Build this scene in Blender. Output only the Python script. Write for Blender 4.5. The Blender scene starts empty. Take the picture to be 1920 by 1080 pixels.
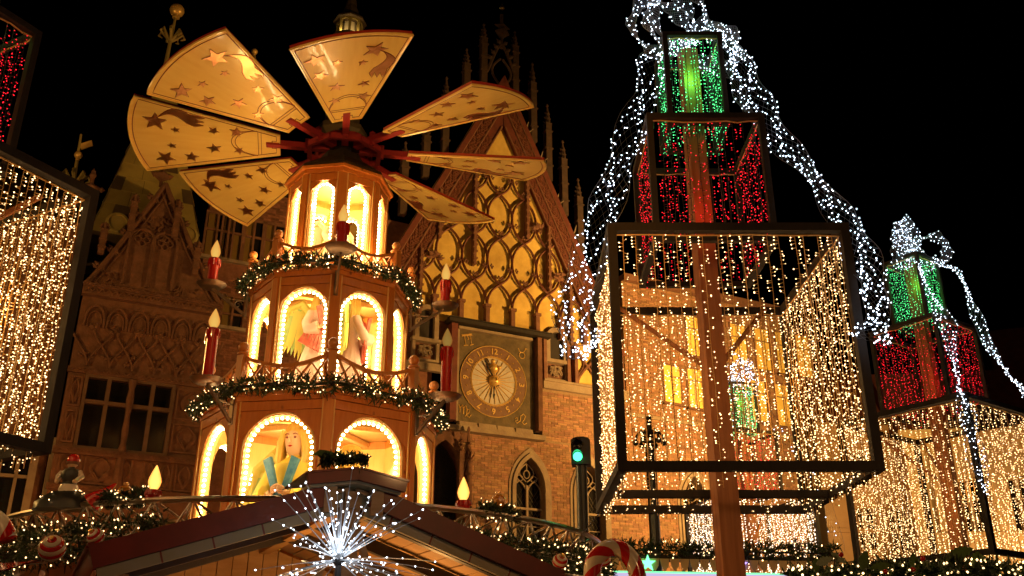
import bpy, math, random
from math import sin, cos, pi, radians, hypot, atan2
from mathutils import Matrix, Vector, Quaternion
random.seed(7)
SC = bpy.context.scene
COL = SC.collection
# ------------------------------------------------------------------ camera
FPX, PITCH, EYE = 1794.0, radians(22.5), 1.6
cam = bpy.data.cameras.new('camera'); camo = bpy.data.objects.new('camera', cam); COL.objects.link(camo)
cam.sensor_width = 36; cam.lens = FPX / 1920 * 36; cam.clip_end = 800; cam.clip_start = .05
camo.location = (0, 0, EYE); camo.rotation_euler = (pi / 2 + PITCH, 0, 0)
SC.camera = camo
# ------------------------------------------------------------------ night sky
W = bpy.data.worlds.new('World'); SC.world = W; W.use_nodes = True
wn = W.node_tree.nodes; bg = wn['Background']
sky = wn.new('ShaderNodeTexSky'); sky.sky_type = 'NISHITA'; sky.sun_disc = False
sky.sun_elevation = radians(-12); sky.sun_rotation = radians(200)
W.node_tree.links.new(sky.outputs[0], bg.inputs[0]); bg.inputs[1].default_value = .05
# ------------------------------------------------------------------ sodium floodlights of the hall, plus unseen fill lamps added for the square
def lamp(name, kind, loc, energy, col, size=.2, aim=None, spot=60, blend=.5):
    l = bpy.data.lights.new(name, kind); l.energy = energy; l.color = col
    l.shadow_soft_size = size
    o = bpy.data.objects.new(name, l); COL.objects.link(o); o.location = loc
    if kind == 'SPOT': l.spot_size = radians(spot); l.spot_blend = blend
    if aim: o.rotation_euler = (Vector(aim) - Vector(loc)).to_track_quat('-Z', 'Y').to_euler()
    return o
SOD = (1., .53, .13)
lamp('floodlight_facade', 'SPOT', (24, 19.5, 5.), 39000, SOD, .12, (1.5, 31, 12.2), 46, .9)
lamp('floodlight_wing', 'SPOT', (14, 20.0, 3.), 17000, (1., .58, .17), .2, (9.2, 34.5, 11.6), 66, .5)
lamp('floodlight_wall', 'SPOT', (4.2, 22, 1.5), 2200, (1., .46, .11), .2, (1.8, 31, 7.2), 72, .8)
lamp('pyramid_fill_spot', 'SPOT', (2.2, .5, 5.6), 1300, (1., .43, .09), .15, (-2.9, 14, 7.2), 46, .7)  # unseen spot added to brighten the pyramid woodwork and blade rims
lamp('square_fill', 'POINT', (-17.5, 13.5, 9), 2000, (1., .54, .14), .25).data.specular_factor = .04  # unseen fill added to bring up the bay roof
lamp('bay_fill_spot', 'SPOT', (-8.6, 21.0, 3.2), 330, (1., .38, .09), .15, (-11.2, 25.2, 9.5), 115, .5)  # unseen spot added low so that it rakes the bay carving
lamp('square_fill', 'POINT', (-5.5, 2.0, 5.5), 150, (1., .48, .16), .25)  # unseen fill added to light the foreground softly from the left
lamp('square_fill', 'POINT', (5.5, .5, 5.), 380, (1., .5, .18), .25)  # unseen fill added to light the hut and candy canes
lamp('square_fill', 'POINT', (20, 36, 6), 1000, (1., .55, .2), .25)  # unseen fill added for the houses on the right
# ------------------------------------------------------------------ exposure, render settings
SC.view_settings.view_transform = 'Standard'; SC.view_settings.look = 'None'
SC.view_settings.exposure = 0; SC.view_settings.gamma = 1; SC.view_settings.use_curve_mapping = False
SC.render.engine = 'CYCLES'
cy = SC.cycles
cy.use_denoising = True
try: cy.denoiser = 'OPENIMAGEDENOISE'
except Exception: pass
cy.max_bounces = 5; cy.diffuse_bounces = 3; cy.glossy_bounces = 3; cy.transmission_bounces = 4; cy.transparent_max_bounces = 6
cy.sample_clamp_indirect = 4; cy.caustics_reflective = False; cy.caustics_refractive = False
# ------------------------------------------------------------------ helpers
Z = Vector((0, 0, 1))
def V3(*a): return Vector(a)
def at(px, py, Y):
    x = (px - 960) / FPX; y = (540 - py) / FPX
    r = Vector((x, cos(PITCH) - y * sin(PITCH), sin(PITCH) + y * cos(PITCH)))
    return r * (Y / r.y) + Vector((0, 0, EYE))
class MB:
    def __init__(s): s.v = []; s.f = []; s.m = []
    def add(s, vs, fs, m=0, M=None):
        b = len(s.v)
        s.v += [tuple(M @ Vector(v)) for v in vs] if M is not None else [tuple(v) for v in vs]
        for f in fs: s.f.append(tuple(b + i for i in f)); s.m.append(m)
        return s
    def box(s, c, d, M=None, m=0):
        x, y, z = c; a, b, e = d[0] / 2, d[1] / 2, d[2] / 2
        vs = [(x + i * a, y + j * b, z + k * e) for k in (-1, 1) for j in (-1, 1) for i in (-1, 1)]
        return s.add(vs, [(0, 2, 3, 1), (4, 5, 7, 6), (0, 1, 5, 4), (2, 6, 7, 3), (0, 4, 6, 2), (1, 3, 7, 5)], m, M)
    def bbox(s, x0, x1, y0, y1, z0, z1, M=None, m=0):
        return s.box(((x0 + x1) / 2, (y0 + y1) / 2, (z0 + z1) / 2), (x1 - x0, y1 - y0, z1 - z0), M, m)
    def beam(s, p, q, w, h, up=None, m=0):
        p = Vector(p); q = Vector(q); d = (q - p); L = d.length; d = d / L
        up = Vector(up) if up is not None else (Z if abs(d.z) < .95 else Vector((0, 1, 0)))
        x = d.cross(up).normalized(); u = x.cross(d)
        M = Matrix((( x.x, d.x, u.x, (p.x + q.x) / 2), (x.y, d.y, u.y, (p.y + q.y) / 2), (x.z, d.z, u.z, (p.z + q.z) / 2), (0, 0, 0, 1)))
        return s.box((0, 0, 0), (w, L, h), M, m)
    def tube(s, pts, r, n=6, m=0, closed=False, cap=True):
        pts = [Vector(p) for p in pts]; N = len(pts)
        rs = r if isinstance(r, (list, tuple)) else [r] * N
        vs = []; fs = []; prev = None
        for i, p in enumerate(pts):
            a = pts[(i - 1) % N] if closed or i > 0 else p
            b = pts[(i + 1) % N] if closed or i < N - 1 else p
            t = (b - a)
            t = t.normalized() if t.length > 1e-9 else Vector((0, 0, 1))
            if prev is None: prev = t.orthogonal().normalized()
            x = (prev - t * prev.dot(t))
            x = x.normalized() if x.length > 1e-6 else t.orthogonal().normalized()
            y = t.cross(x); prev = x
            for k in range(n):
                g = 2 * pi * k / n; vs.append(p + (x * cos(g) + y * sin(g)) * rs[i])
        for i in range(N if closed else N - 1):
            j = (i + 1) % N
            for k in range(n):
                l = (k + 1) % n; fs.append((i * n + k, i * n + l, j * n + l, j * n + k))
        if cap and not closed:
            fs.append(tuple(range(n))[::-1]); fs.append(tuple((N - 1) * n + k for k in range(n)))
        return s.add(vs, fs, m)
    def lathe(s, prof, n=16, M=None, m=0, sx=1, sy=1, fn=None):
        vs = []; fs = []
        for i, (r, z) in enumerate(prof):
            for k in range(n):
                g = 2 * pi * k / n; rr = r * (fn(g, i) if fn else 1)
                vs.append((rr * cos(g) * sx, rr * sin(g) * sy, z))
        for i in range(len(prof) - 1):
            for k in range(n):
                l = (k + 1) % n; fs.append((i * n + k, i * n + l, (i + 1) * n + l, (i + 1) * n + k))
        fs.append(tuple(range(n))[::-1]); fs.append(tuple((len(prof) - 1) * n + k for k in range(n)))
        return s.add(vs, fs, m, M)
    def prism(s, poly, y0, y1, M=None, m=0, mb=None, ms=None):   # poly in (x, z), extruded along y
        n = len(poly)
        area = sum(poly[i][0] * poly[(i + 1) % n][1] - poly[(i + 1) % n][0] * poly[i][1] for i in range(n))
        if area < 0: poly = poly[::-1]
        vs = [(x, y0, z) for x, z in poly] + [(x, y1, z) for x, z in poly]
        s.add(vs, [tuple(range(n))], m, M)
        s.f.append(tuple(len(s.v) - n + i for i in range(n))[::-1]); s.m.append(m if mb is None else mb)
        b = len(s.v) - 2 * n
        for i in range(n):
            j = (i + 1) % n; s.f.append((b + i, b + n + i, b + n + j, b + j)); s.m.append(m if ms is None else ms)
        return s
    def ball(s, c, r, n=8, k=6, m=0, sz=1):
        prof = [(r * sin(pi * i / k) + 1e-5, -r * cos(pi * i / k) * sz) for i in range(k + 1)]
        return s.lathe(prof, n, Matrix.Translation(Vector(c)), m)
    def octa(s, c, r, d=None, l=None, m=0):      # small bulb: bipyramid along d
        c = Vector(c)
        d = Vector(d).normalized() if d is not None else Vector((0, 0, 1))
        x = d.orthogonal().normalized(); y = d.cross(x); l = l or r
        vs = [c - d * l] + [c + (x * cos(k * pi / 3) + y * sin(k * pi / 3)) * r for k in range(6)] + [c + d * l]
        return s.add(vs, [(0, 1 + (k + 1) % 6, 1 + k) for k in range(6)] + [(7, 1 + k, 1 + (k + 1) % 6) for k in range(6)], m)
    def mesh(s, name, mats, smooth=False):
        me = bpy.data.meshes.new(name); me.from_pydata(s.v, [], s.f)
        for mm in (mats if isinstance(mats, (list, tuple)) else [mats]): me.materials.append(mm)
        me.polygons.foreach_set('material_index', s.m)
        if smooth:
            me.polygons.foreach_set('use_smooth', [True] * len(me.polygons))
            if smooth != 'all':
                try: me.set_sharp_from_angle(angle=radians(40))
                except Exception: pass
        me.update(); return me
    def build(s, name, mats, parent=None, M=None, smooth=False):
        return ob(name, s.mesh(name, mats, smooth), parent, M)
def ob(name, data, parent=None, M=None):
    o = bpy.data.objects.new(name, data); COL.objects.link(o)
    if parent is not None: o.parent = parent
    if M is not None: o.matrix_local = M
    return o
def tag(o, label, cat, group=None, kind=None):
    if label: o['label'] = label
    if cat: o['category'] = cat
    if group: o['group'] = group
    if kind: o['kind'] = kind
    return o
def thing(name, label, cat, loc=(0, 0, 0), rz=0, group=None):
    o = bpy.data.objects.new(name, None); COL.objects.link(o); o.location = loc; o.rotation_euler = (0, 0, rz)
    o.empty_display_size = .2
    return tag(o, label, cat, group)
def stuff(o): o['kind'] = 'stuff'; return o
def RZ(a): return Matrix.Rotation(a, 4, 'Z')
def TR(*a): return Matrix.Translation(Vector(a))
# ------------------------------------------------------------------ materials
def mat(name, col, rough=.6, metal=0., col2=None, scale=6., stretch=(1, 1, 1), lo=.35, hi=.65, bump=0., bscale=None, island=0., coat=0., em=None, es=0., spec=.5, trans=0., coat_rough=.08, detail=5., hue=0.):
    M = bpy.data.materials.new(name); M.use_nodes = True
    nt = M.node_tree; N = nt.nodes; L = nt.links; b = N['Principled BSDF']
    b.inputs['Base Color'].default_value = (*col, 1); b.inputs['Roughness'].default_value = rough; b.inputs['Metallic'].default_value = metal
    b.inputs['Specular IOR Level'].default_value = spec; b.inputs['Coat Weight'].default_value = coat; b.inputs['Coat Roughness'].default_value = coat_rough
    b.inputs['Transmission Weight'].default_value = trans
    if em: b.inputs['Emission Color'].default_value = (*em, 1); b.inputs['Emission Strength'].default_value = es
    src = None; mp = None
    if col2 or bump:
        tc = N.new('ShaderNodeTexCoord'); mp = N.new('ShaderNodeMapping'); mp.inputs['Scale'].default_value = stretch
        L.new(tc.outputs['Object'], mp.inputs[0])
    if col2:
        nz = N.new('ShaderNodeTexNoise'); nz.inputs['Scale'].default_value = scale; nz.inputs['Detail'].default_value = detail; nz.inputs['Roughness'].default_value = .62
        L.new(mp.outputs[0], nz.inputs['Vector'])
        mr = N.new('ShaderNodeMapRange'); mr.inputs[1].default_value = lo; mr.inputs[2].default_value = hi; L.new(nz.outputs['Fac'], mr.inputs[0])
        mx = N.new('ShaderNodeMix'); mx.data_type = 'RGBA'; mx.inputs[6].default_value = (*col, 1); mx.inputs[7].default_value = (*col2, 1)
        L.new(mr.outputs[0], mx.inputs[0]); src = mx.outputs[2]
    if island:
        g = N.new('ShaderNodeNewGeometry'); m2 = N.new('ShaderNodeMapRange'); m2.inputs[3].default_value = 1 - island; m2.inputs[4].default_value = 1 + island
        L.new(g.outputs['Random Per Island'], m2.inputs[0])
        h = N.new('ShaderNodeHueSaturation')
        L.new(m2.outputs[0], h.inputs['Value'])
        if hue:
            m3 = N.new('ShaderNodeMapRange'); m3.inputs[3].default_value = .5 - hue; m3.inputs[4].default_value = .5 + hue
            mu = N.new('ShaderNodeMath'); mu.operation = 'FRACT'; m4 = N.new('ShaderNodeMath'); m4.operation = 'MULTIPLY'; m4.inputs[1].default_value = 7.31
            L.new(g.outputs['Random Per Island'], m4.inputs[0]); L.new(m4.outputs[0], mu.inputs[0]); L.new(mu.outputs[0], m3.inputs[0]); L.new(m3.outputs[0], h.inputs['Hue'])
        if src: L.new(src, h.inputs['Color'])
        else: h.inputs['Color'].default_value = (*col, 1)
        src = h.outputs[0]
    if src: L.new(src, b.inputs['Base Color'])
    if bump:
        n2 = N.new('ShaderNodeTexNoise'); n2.inputs['Scale'].default_value = bscale or scale * 3; n2.inputs['Detail'].default_value = 6
        L.new(mp.outputs[0], n2.inputs['Vector'])
        bp = N.new('ShaderNodeBump'); bp.inputs['Strength'].default_value = bump; bp.inputs['Distance'].default_value = .03
        L.new(n2.outputs['Fac'], bp.inputs['Height']); L.new(bp.outputs[0], b.inputs['Normal'])
    return M
def glow(name, col, strength, sampling='AUTO', vary=0.):
    M = bpy.data.materials.new(name); M.use_nodes = True; N = M.node_tree.nodes; L = M.node_tree.links
    N.remove(N['Principled BSDF']); e = N.new('ShaderNodeEmission'); e.inputs[0].default_value = (*col, 1); e.inputs[1].default_value = strength
    if vary:
        g = N.new('ShaderNodeNewGeometry'); m2 = N.new('ShaderNodeMapRange'); m2.inputs[3].default_value = strength * (1 - vary); m2.inputs[4].default_value = strength * (1 + vary)
        L.new(g.outputs['Random Per Island'], m2.inputs[0]); L.new(m2.outputs[0], e.inputs[1])
    L.new(e.outputs[0], N['Material Output'].inputs[0])
    try: M.cycles.emission_sampling = sampling
    except Exception: pass
    return M
def pine(name, c1, c2, knots=True, rough=.42):
    M = mat(name, c1, rough, col2=c2, scale=2.2, stretch=(9, 9, 1.0), lo=.3, hi=.75, bump=.06, coat=.35, coat_rough=.2)
    if knots:
        N = M.node_tree.nodes; L = M.node_tree.links; b = N['Principled BSDF']; src = b.inputs['Base Color'].links[0].from_socket
        tc = N.new('ShaderNodeTexCoord'); vo = N.new('ShaderNodeTexVoronoi'); vo.inputs['Scale'].default_value = 3.3; vo.inputs['Randomness'].default_value = 1
        mp = N.new('ShaderNodeMapping'); mp.inputs['Scale'].default_value = (1.3, 1.3, .8); L.new(tc.outputs['Object'], mp.inputs[0]); L.new(mp.outputs[0], vo.inputs['Vector'])
        mr = N.new('ShaderNodeMapRange'); mr.inputs[1].default_value = .06; mr.inputs[2].default_value = .13; mr.inputs[3].default_value = .8; mr.inputs[4].default_value = 0; L.new(vo.outputs['Distance'], mr.inputs[0])
        mx = N.new('ShaderNodeMix'); mx.data_type = 'RGBA'; mx.inputs[7].default_value = (.12, .03, .01, 1); L.new(mr.outputs[0], mx.inputs[0]); L.new(src, mx.inputs[6]); L.new(mx.outputs[2], b.inputs['Base Color'])
    return M
m_pine = pine('pine_wood', (.54, .165, .025), (.66, .235, .045))
m_pine_light = pine('pine_lining', (.74, .46, .15), (.82, .54, .2), False, .6)
m_rail = pine('rail_wood', (.48, .17, .04), (.58, .23, .06), False)
m_redpaint = mat('red_paint', (.19, .011, .006), .45, col2=(.13, .008, .005), scale=5, bump=.03, coat=.1)
m_gold = mat('blade_lacquer', (.93, .66, .19), .3, col2=(.88, .59, .15), scale=1.2, stretch=(9, 1, 1), coat=.55, coat_rough=.07, bump=.035, bscale=5)
m_edge = mat('blade_edge_paint', (.45, .04, .02), .4, col2=(.36, .03, .016), scale=4, coat=.2)
m_line = mat('painted_line', (.22, .035, .02), .5)
m_foil = mat('copper_foil', (.86, .50, .28), .32, metal=1, col2=(.70, .34, .17), scale=3)
m_timber = mat('dark_timber', (.014, .009, .006), .7, col2=(.026, .015, .009), scale=3, stretch=(6, 6, 1), bump=.1)
m_pole = mat('raw_timber', (.44, .16, .05), .65, col2=(.30, .10, .03), scale=1.6, stretch=(12, 12, .6), bump=.08)
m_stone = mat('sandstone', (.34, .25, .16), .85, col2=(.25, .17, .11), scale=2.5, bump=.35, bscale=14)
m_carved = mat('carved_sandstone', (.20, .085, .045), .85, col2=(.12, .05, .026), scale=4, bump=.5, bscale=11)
m_trac = mat('tracery_stone', (.23, .10, .055), .8, col2=(.15, .06, .035), scale=5, bump=.3, bscale=20)
m_plaster = mat('ochre_plaster', (.74, .51, .13), .85, col2=(.50, .31, .07), scale=1.1, bump=.5, bscale=3.5)
m_terra = mat('terracotta', (.17, .038, .022), .75, col2=(.11, .026, .015), scale=3, bump=.3, bscale=12)
m_brick = mat('brick', (.33, .165, .085), .85, col2=(.24, .115, .06), scale=2, island=.34, bump=.3, bscale=40, hue=.012)
m_brickd = mat('old_brick', (.22, .085, .045), .88, col2=(.15, .055, .03), scale=9, island=.4, bump=.3, bscale=40)
m_mortar = mat('mortar', (.30, .19, .10), .9, col2=(.22, .13, .07), scale=12, bump=.3)
m_slate = mat('copper_roof_sheet', (.36, .27, .075), .6, col2=(.25, .18, .055), scale=1.3, bump=.15)
m_pinn = mat('dim_pinnacle_stone', (.085, .045, .026), .85, col2=(.05, .028, .018), scale=5, bump=.4)  # darker stone copy; weak light on the pinnacles is put into its colour
m_slate2 = mat('dark_roof_sheet', (.12, .075, .035), .65, col2=(.075, .05, .025), scale=1.6, bump=.2)  # dark base also carries the unlit look of the roofs
m_glass = mat('dark_glass', (.012, .01, .009), .12, spec=.6)
m_lead = mat('lead_came', (.10, .075, .05), .6)
m_iron = mat('wrought_iron', (.06, .055, .055), .5, metal=.6)
m_black = mat('black_lacquer', (.012, .012, .013), .4)
m_chrome = mat('steel_tube', (.62, .52, .42), .28, metal=1)
m_gilt = mat('gilding', (.80, .50, .15), .35, metal=.35)
m_dim = mat('dim_pane', (.17, .10, .025), .4)
m_brass = mat('gilded_metal', (.85, .56, .20), .3, metal=1, col2=(.65, .4, .13), scale=5)
m_frame = mat('window_stone', (.16, .085, .045), .8, col2=(.11, .055, .03), scale=4, bump=.2)
m_tray = mat('pewter', (.24, .17, .12), .45, metal=1)
m_candle = mat('red_wax', (.42, .012, .008), .28, coat=.3, spec=.6)
m_fir = mat('fir_needles', (.028, .05, .018), .6, island=.5)
m_leaf = mat('holly_leaf', (.07, .13, .035), .4, col2=(.11, .18, .05), scale=8)
m_red = mat('glossy_red', (.55, .015, .012), .22, coat=.5)
m_white = mat('glossy_white', (.72, .62, .50), .28, coat=.4)
m_wire = mat('amber_wire', (.85, .50, .16), .4)
m_wired = mat('dark_wire', (.02, .02, .02), .5)
m_net = mat('galvanised_net', (.16, .16, .17), .4, metal=.8)
g_warm = glow('warm_bulb', (1., .63, .27), 5.4, 'NONE', vary=.65)
g_red = glow('red_bulb', (1., .012, .025), 2.4, 'NONE', vary=.6)
g_green = glow('green_bulb', (.10, 1., .28), 3., 'NONE', vary=.5)
g_white = glow('cold_bulb', (.72, .84, 1.), 8.5, 'NONE', vary=.4)
g_arch = glow('arch_bulb', (1., .74, .34), 34., 'FRONT')
g_fairy = glow('fairy_bulb', (1., .60, .24), 5., 'NONE', vary=.6)
# ================================================================== SETTING
mb = MB(); mb.add([(-150, -60, 0), (150, -60, 0), (150, 240, 0), (-150, 240, 0)], [(0, 1, 2, 3)])
tag(mb.build('ground', mat('paving', (.10, .085, .07), .7, col2=(.06, .05, .045), scale=3, bump=.3)), 'grey paved ground of the market square', None, kind='structure')
def arch(cx, w, zb, zs, kind='round', h=None, n=14):
    p = [(cx - w / 2, zb)]
    if kind == 'round':
        h = h or w / 2
        p += [(cx - w / 2 * cos(pi * i / n), zs + h * sin(pi * i / n)) for i in range(n + 1)]
    else:
        h = h or w * .866; k = n // 2; a1 = radians(60)
        q = [(cx + w / 2 - w * cos(a1 * i / k), zs + h * sin(a1 * i / k) / sin(a1)) for i in range(k + 1)]
        p += q + [(2 * cx - x, z) for x, z in q[-2::-1]]
    return p + [(cx + w / 2, zb)]
def plate(mb, x0, x1, z0, z1, pts, y0, y1, M=None, m=0):      # a wall piece with an arched opening down to its foot
    mb.prism([(x0, z0), (x0, z1), (x1, z1), (x1, z0)] + pts[::-1], y0, y1, M, m); return mb
def ring(mb, po, pi_, y0, y1, m=0): mb.prism(po + pi_[::-1], y0, y1, None, m); return mb
# ------------------------------------------------------------------ town hall, in facade coordinates (x along the wall, -y to the square)
FA = radians(90 - 62.8); P0 = Vector((-.697, 30, 0))
FU = Vector((cos(FA), sin(FA), 0)); FN = Vector((sin(FA), -cos(FA), 0))
def F(px, py, d=0.):
    r = at(px, py, 1) - Vector((0, 0, EYE)); o = Vector((0, 0, EYE))
    t = (P0 + FN * d - o).dot(FN) / r.dot(FN); q = o + r * t
    return (q - P0).dot(FU), q.z
hall = thing('town_hall', 'brick gothic town hall with steep ochre gable full of stone tracery', 'town hall', P0, FA)
def bricks(u0, u1, z0, z1, hole=None, name='brickwork', m=None, par=hall, bw=.235, bh=.072, y=0.):
    mb = MB(); r = random.Random(int(u0 * 10) + 99); nrow = int((z1 - z0) / bh); j = 0
    for j in range(nrow):
        z = z0 + j * bh; x = u0 - (bw / 2 if j % 2 else 0); k = 0
        while x < u1:
            w = bw if (k + j) % 3 else bw * .52
            a, b = max(x, u0), min(x + w - .012, u1); k += 1; x += w
            if b - a < .03: continue
            if hole and hole((a + b) / 2, z + bh / 2): continue
            e = r.uniform(.006, .022)
            mb.add([(a, y - e, z), (b, y - e, z), (b, y - e, z + bh - .012), (a, y - e, z + bh - .012), (a, y, z), (b, y, z), (b, y, z + bh - .012), (a, y, z + bh - .012)],
                   [(0, 1, 2, 3), (1, 5, 6, 2), (4, 0, 3, 7), (3, 2, 6, 7), (4, 5, 1, 0)])
    return stuff(mb.build(name, m or m_brick, par))
# --- brick walls (mortar bed with true openings, single bricks proud of it)
W1c, W2c = F(994, 985)[0], F(1108, 985)[0]
W3c = 7.95
WW = 1.06
def winhole(x, z):
    for c in (W1c, W2c, W3c):
        if abs(x - c) < WW / 2 + .1 and z < 8.75 - .95 * (abs(x - c) / (WW / 2 + .1)) ** 1.5 and z > 5.0: return True
    return False
mb = MB()
edges = [-1.95, W1c - .8, W1c + .8, W2c - .8, W2c + .8, W3c - .8, W3c + .8, 13.0]
for i in range(7):
    if i % 2: plate(mb, edges[i], edges[i + 1], 4.9, 9., arch((edges[i] + edges[i + 1]) / 2, WW, 4.9, 7.35, 'gothic', 1.0), 0, .5)
    else: mb.bbox(edges[i], edges[i + 1], 0, .5, 4.9, 9.)
mb.bbox(-1.95, 13., 0, .5, 0, 4.9)
mb.bbox(1.9, 13., 0, .5, 9., 10.75)
mb.bbox(5.3, 13., 0, .5, 10.75, 15.3)
mb.build('wall', m_mortar, hall)
bricks(-.78, 5.3, 4.9, 9.0, winhole)
bricks(1.9, 5.3, 9.0, 10.72)
def wingwin(x, z):
    for (a, b, c, d) in WING:
        if a - .05 < x < b + .05 and c - .05 < z < d + .05: return True
    return winhole(x, z)
WING = []
m_bright = mat('yellow_plaster', (.88, .62, .16), .8, col2=(.8, .5, .1), scale=3, bump=.15)
for (xl, yt, yb) in ((1243, 683, 752), (1287, 690, 762), (1285, 592, 664), (1368, 606, 682), (1412, 614, 690), (1330, 698, 770), (1405, 712, 786), (1452, 720, 796), (1326, 598, 672), (1452, 622, 698), (1490, 628, 704)):
    u, zt = F(xl, yt); _, zb = F(xl, yb); WING.append((u, u + .72, zb, zt))
bricks(5.3, 13.0, 4.9, 15.28, wingwin)
def gothic_window(c, par):
    w = MB(); ring(w, arch(c, WW + .26, 5.15, 7.35, 'gothic', 1.16), arch(c, WW, 5.15, 7.35, 'gothic', 1.), -.09, .10)
    r = w.build('window', m_stone, par)
    q = MB(); ring(q, arch(c, WW + .48, 5.15, 7.35, 'gothic', 1.33), arch(c, WW + .27, 5.15, 7.35, 'gothic', 1.17), -.04, .05); q.build('hood_mould', m_stone, r)
    g = MB(); g.prism(arch(c, WW - .02, 5.15, 7.35, 'gothic', .98), .30, .33); g.build('pane', m_glass, r)
    t = MB(); t.bbox(c - .035, c + .035, .17, .27, 5.15, 7.5); t.build('mullion', m_stone, r)
    t = MB(); t.bbox(c - WW / 2, c + WW / 2, .16, .26, 6.72, 6.79); t.build('transom', m_stone, r)
    t = MB(); t.bbox(c - WW / 2, c + WW / 2, .2, .25, 6.2, 6.225); t.bbox(c - WW / 2, c + WW / 2, .2, .25, 5.6, 5.625); t.build('glazing_bar', m_stone, r)
    t = MB()
    for s in (-1, 1):
        p = arch(c + s * WW / 4, WW / 2 - .03, 7.1, 7.22, 'gothic', .42, 10)
        t.tube([(x, .22, z) for x, z in p], .025, 5)
        t.tube([(c + s * (.02 + .24 * sin(pi * k / 8)), .22, 7.62 + .58 * k / 8) for k in range(9)], .022, 5)
        t.tube([(c + s * (.26 + .12 * cos(g)), .22, 7.72 + .1 * sin(g)) for g in [2 * pi * k / 10 for k in range(10)]], .016, 5, closed=True)
        t.tube([(c + s * .26, .22, 7.64), (c + s * .43, .22, 7.78)], .018, 5)
    t.tube([(c + .11 * cos(g), .22, 7.86 + .13 * sin(g)) for g in [2 * pi * k / 12 for k in range(12)]], .018, 5, closed=True)
    t.tube([(c, .22, 8.0), (c, .22, 8.3)], .02, 5)
    t.build('tracery', m_stone, r, smooth=True)
    l = MB()
    for s in (-1, 1):
        x0 = c + (s - 1) * WW / 4 + .02 * s; x1 = x0 + WW / 2
        for k in range(-3, 14):
            for dr in (-1, 1):
                za = 5.15 + k * .2; pts = []
                for xx in (x0, x1):
                    pts.append((xx, .29, za + (xx - x0) * 1.5 * dr + (0 if dr > 0 else .6)))
                if min(p[2] for p in pts) > 5.1 and max(p[2] for p in pts) < 7.6: l.tube(pts, .006, 3)
    l.build('lead_lattice', m_lead, r)
    s_ = MB(); s_.bbox(c - WW / 2 - .2, c + WW / 2 + .2, -.16, .2, 5.03, 5.15); s_.build('sill', m_stone, r)
    return r
for c in (W1c, W2c, W3c): gothic_window(c, hall)
# yellow blind windows of the wing: pairs of tall panels with a transom
for (a, b, c, d) in WING:
    w = MB(); w.bbox(a - .06, b + .06, -.03, .0, c - .06, c - .0); w.bbox(a - .06, a, -.03, .02, c, d); w.bbox(b, b + .06, -.03, .02, c, d); w.bbox(a - .06, b + .06, -.03, .02, d, d + .05)
    r = w.build('window', m_carved, hall)
    for i in range(2):
        for (z0, z1) in ((c, c + (d - c) * .68), (c + (d - c) * .68 + .05, d)):
            x0 = a + (b - a) * (.5 * i) + (.025 if i else 0); x1 = a + (b - a) * (.5 * i + .5) - (0 if i else .025)
            p = MB(); p.bbox(x0 + .01, x1 - .01, -.012, .03, z0 + .005, z1 - .005); p.build('panel', m_bright, r)
    t = MB(); t.bbox(a - .12, b + .12, -.14, .02, c - .12, c - .06); t.build('sill', m_carved, r)
# --- cornices
mb = MB(); mb.bbox(1.9, 5.3, -.16, .02, 10.74, 10.98); mb.bbox(1.9, 5.3, -.22, -.02, 10.98, 11.05); mb.build('cornice', m_stone, hall)
mb = MB(); mb.bbox(-3.2, -1.55, -.16, .02, 10.74, 10.98); mb.build('cornice', m_stone, hall)
mb = MB(); mb.bbox(5.3, 13., -.1, .02, 10.2, 10.32); mb.build('string_course', m_stone, hall)
mb = MB(); mb.bbox(5.3, 13., -.25, .5, 15.3, 15.55); mb.build('eaves_cornice', m_carved, hall)
m_leafc = mat('leaf_terracotta', (.20, .06, .032), .75, col2=(.13, .04, .02), scale=6, bump=.3)
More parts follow.
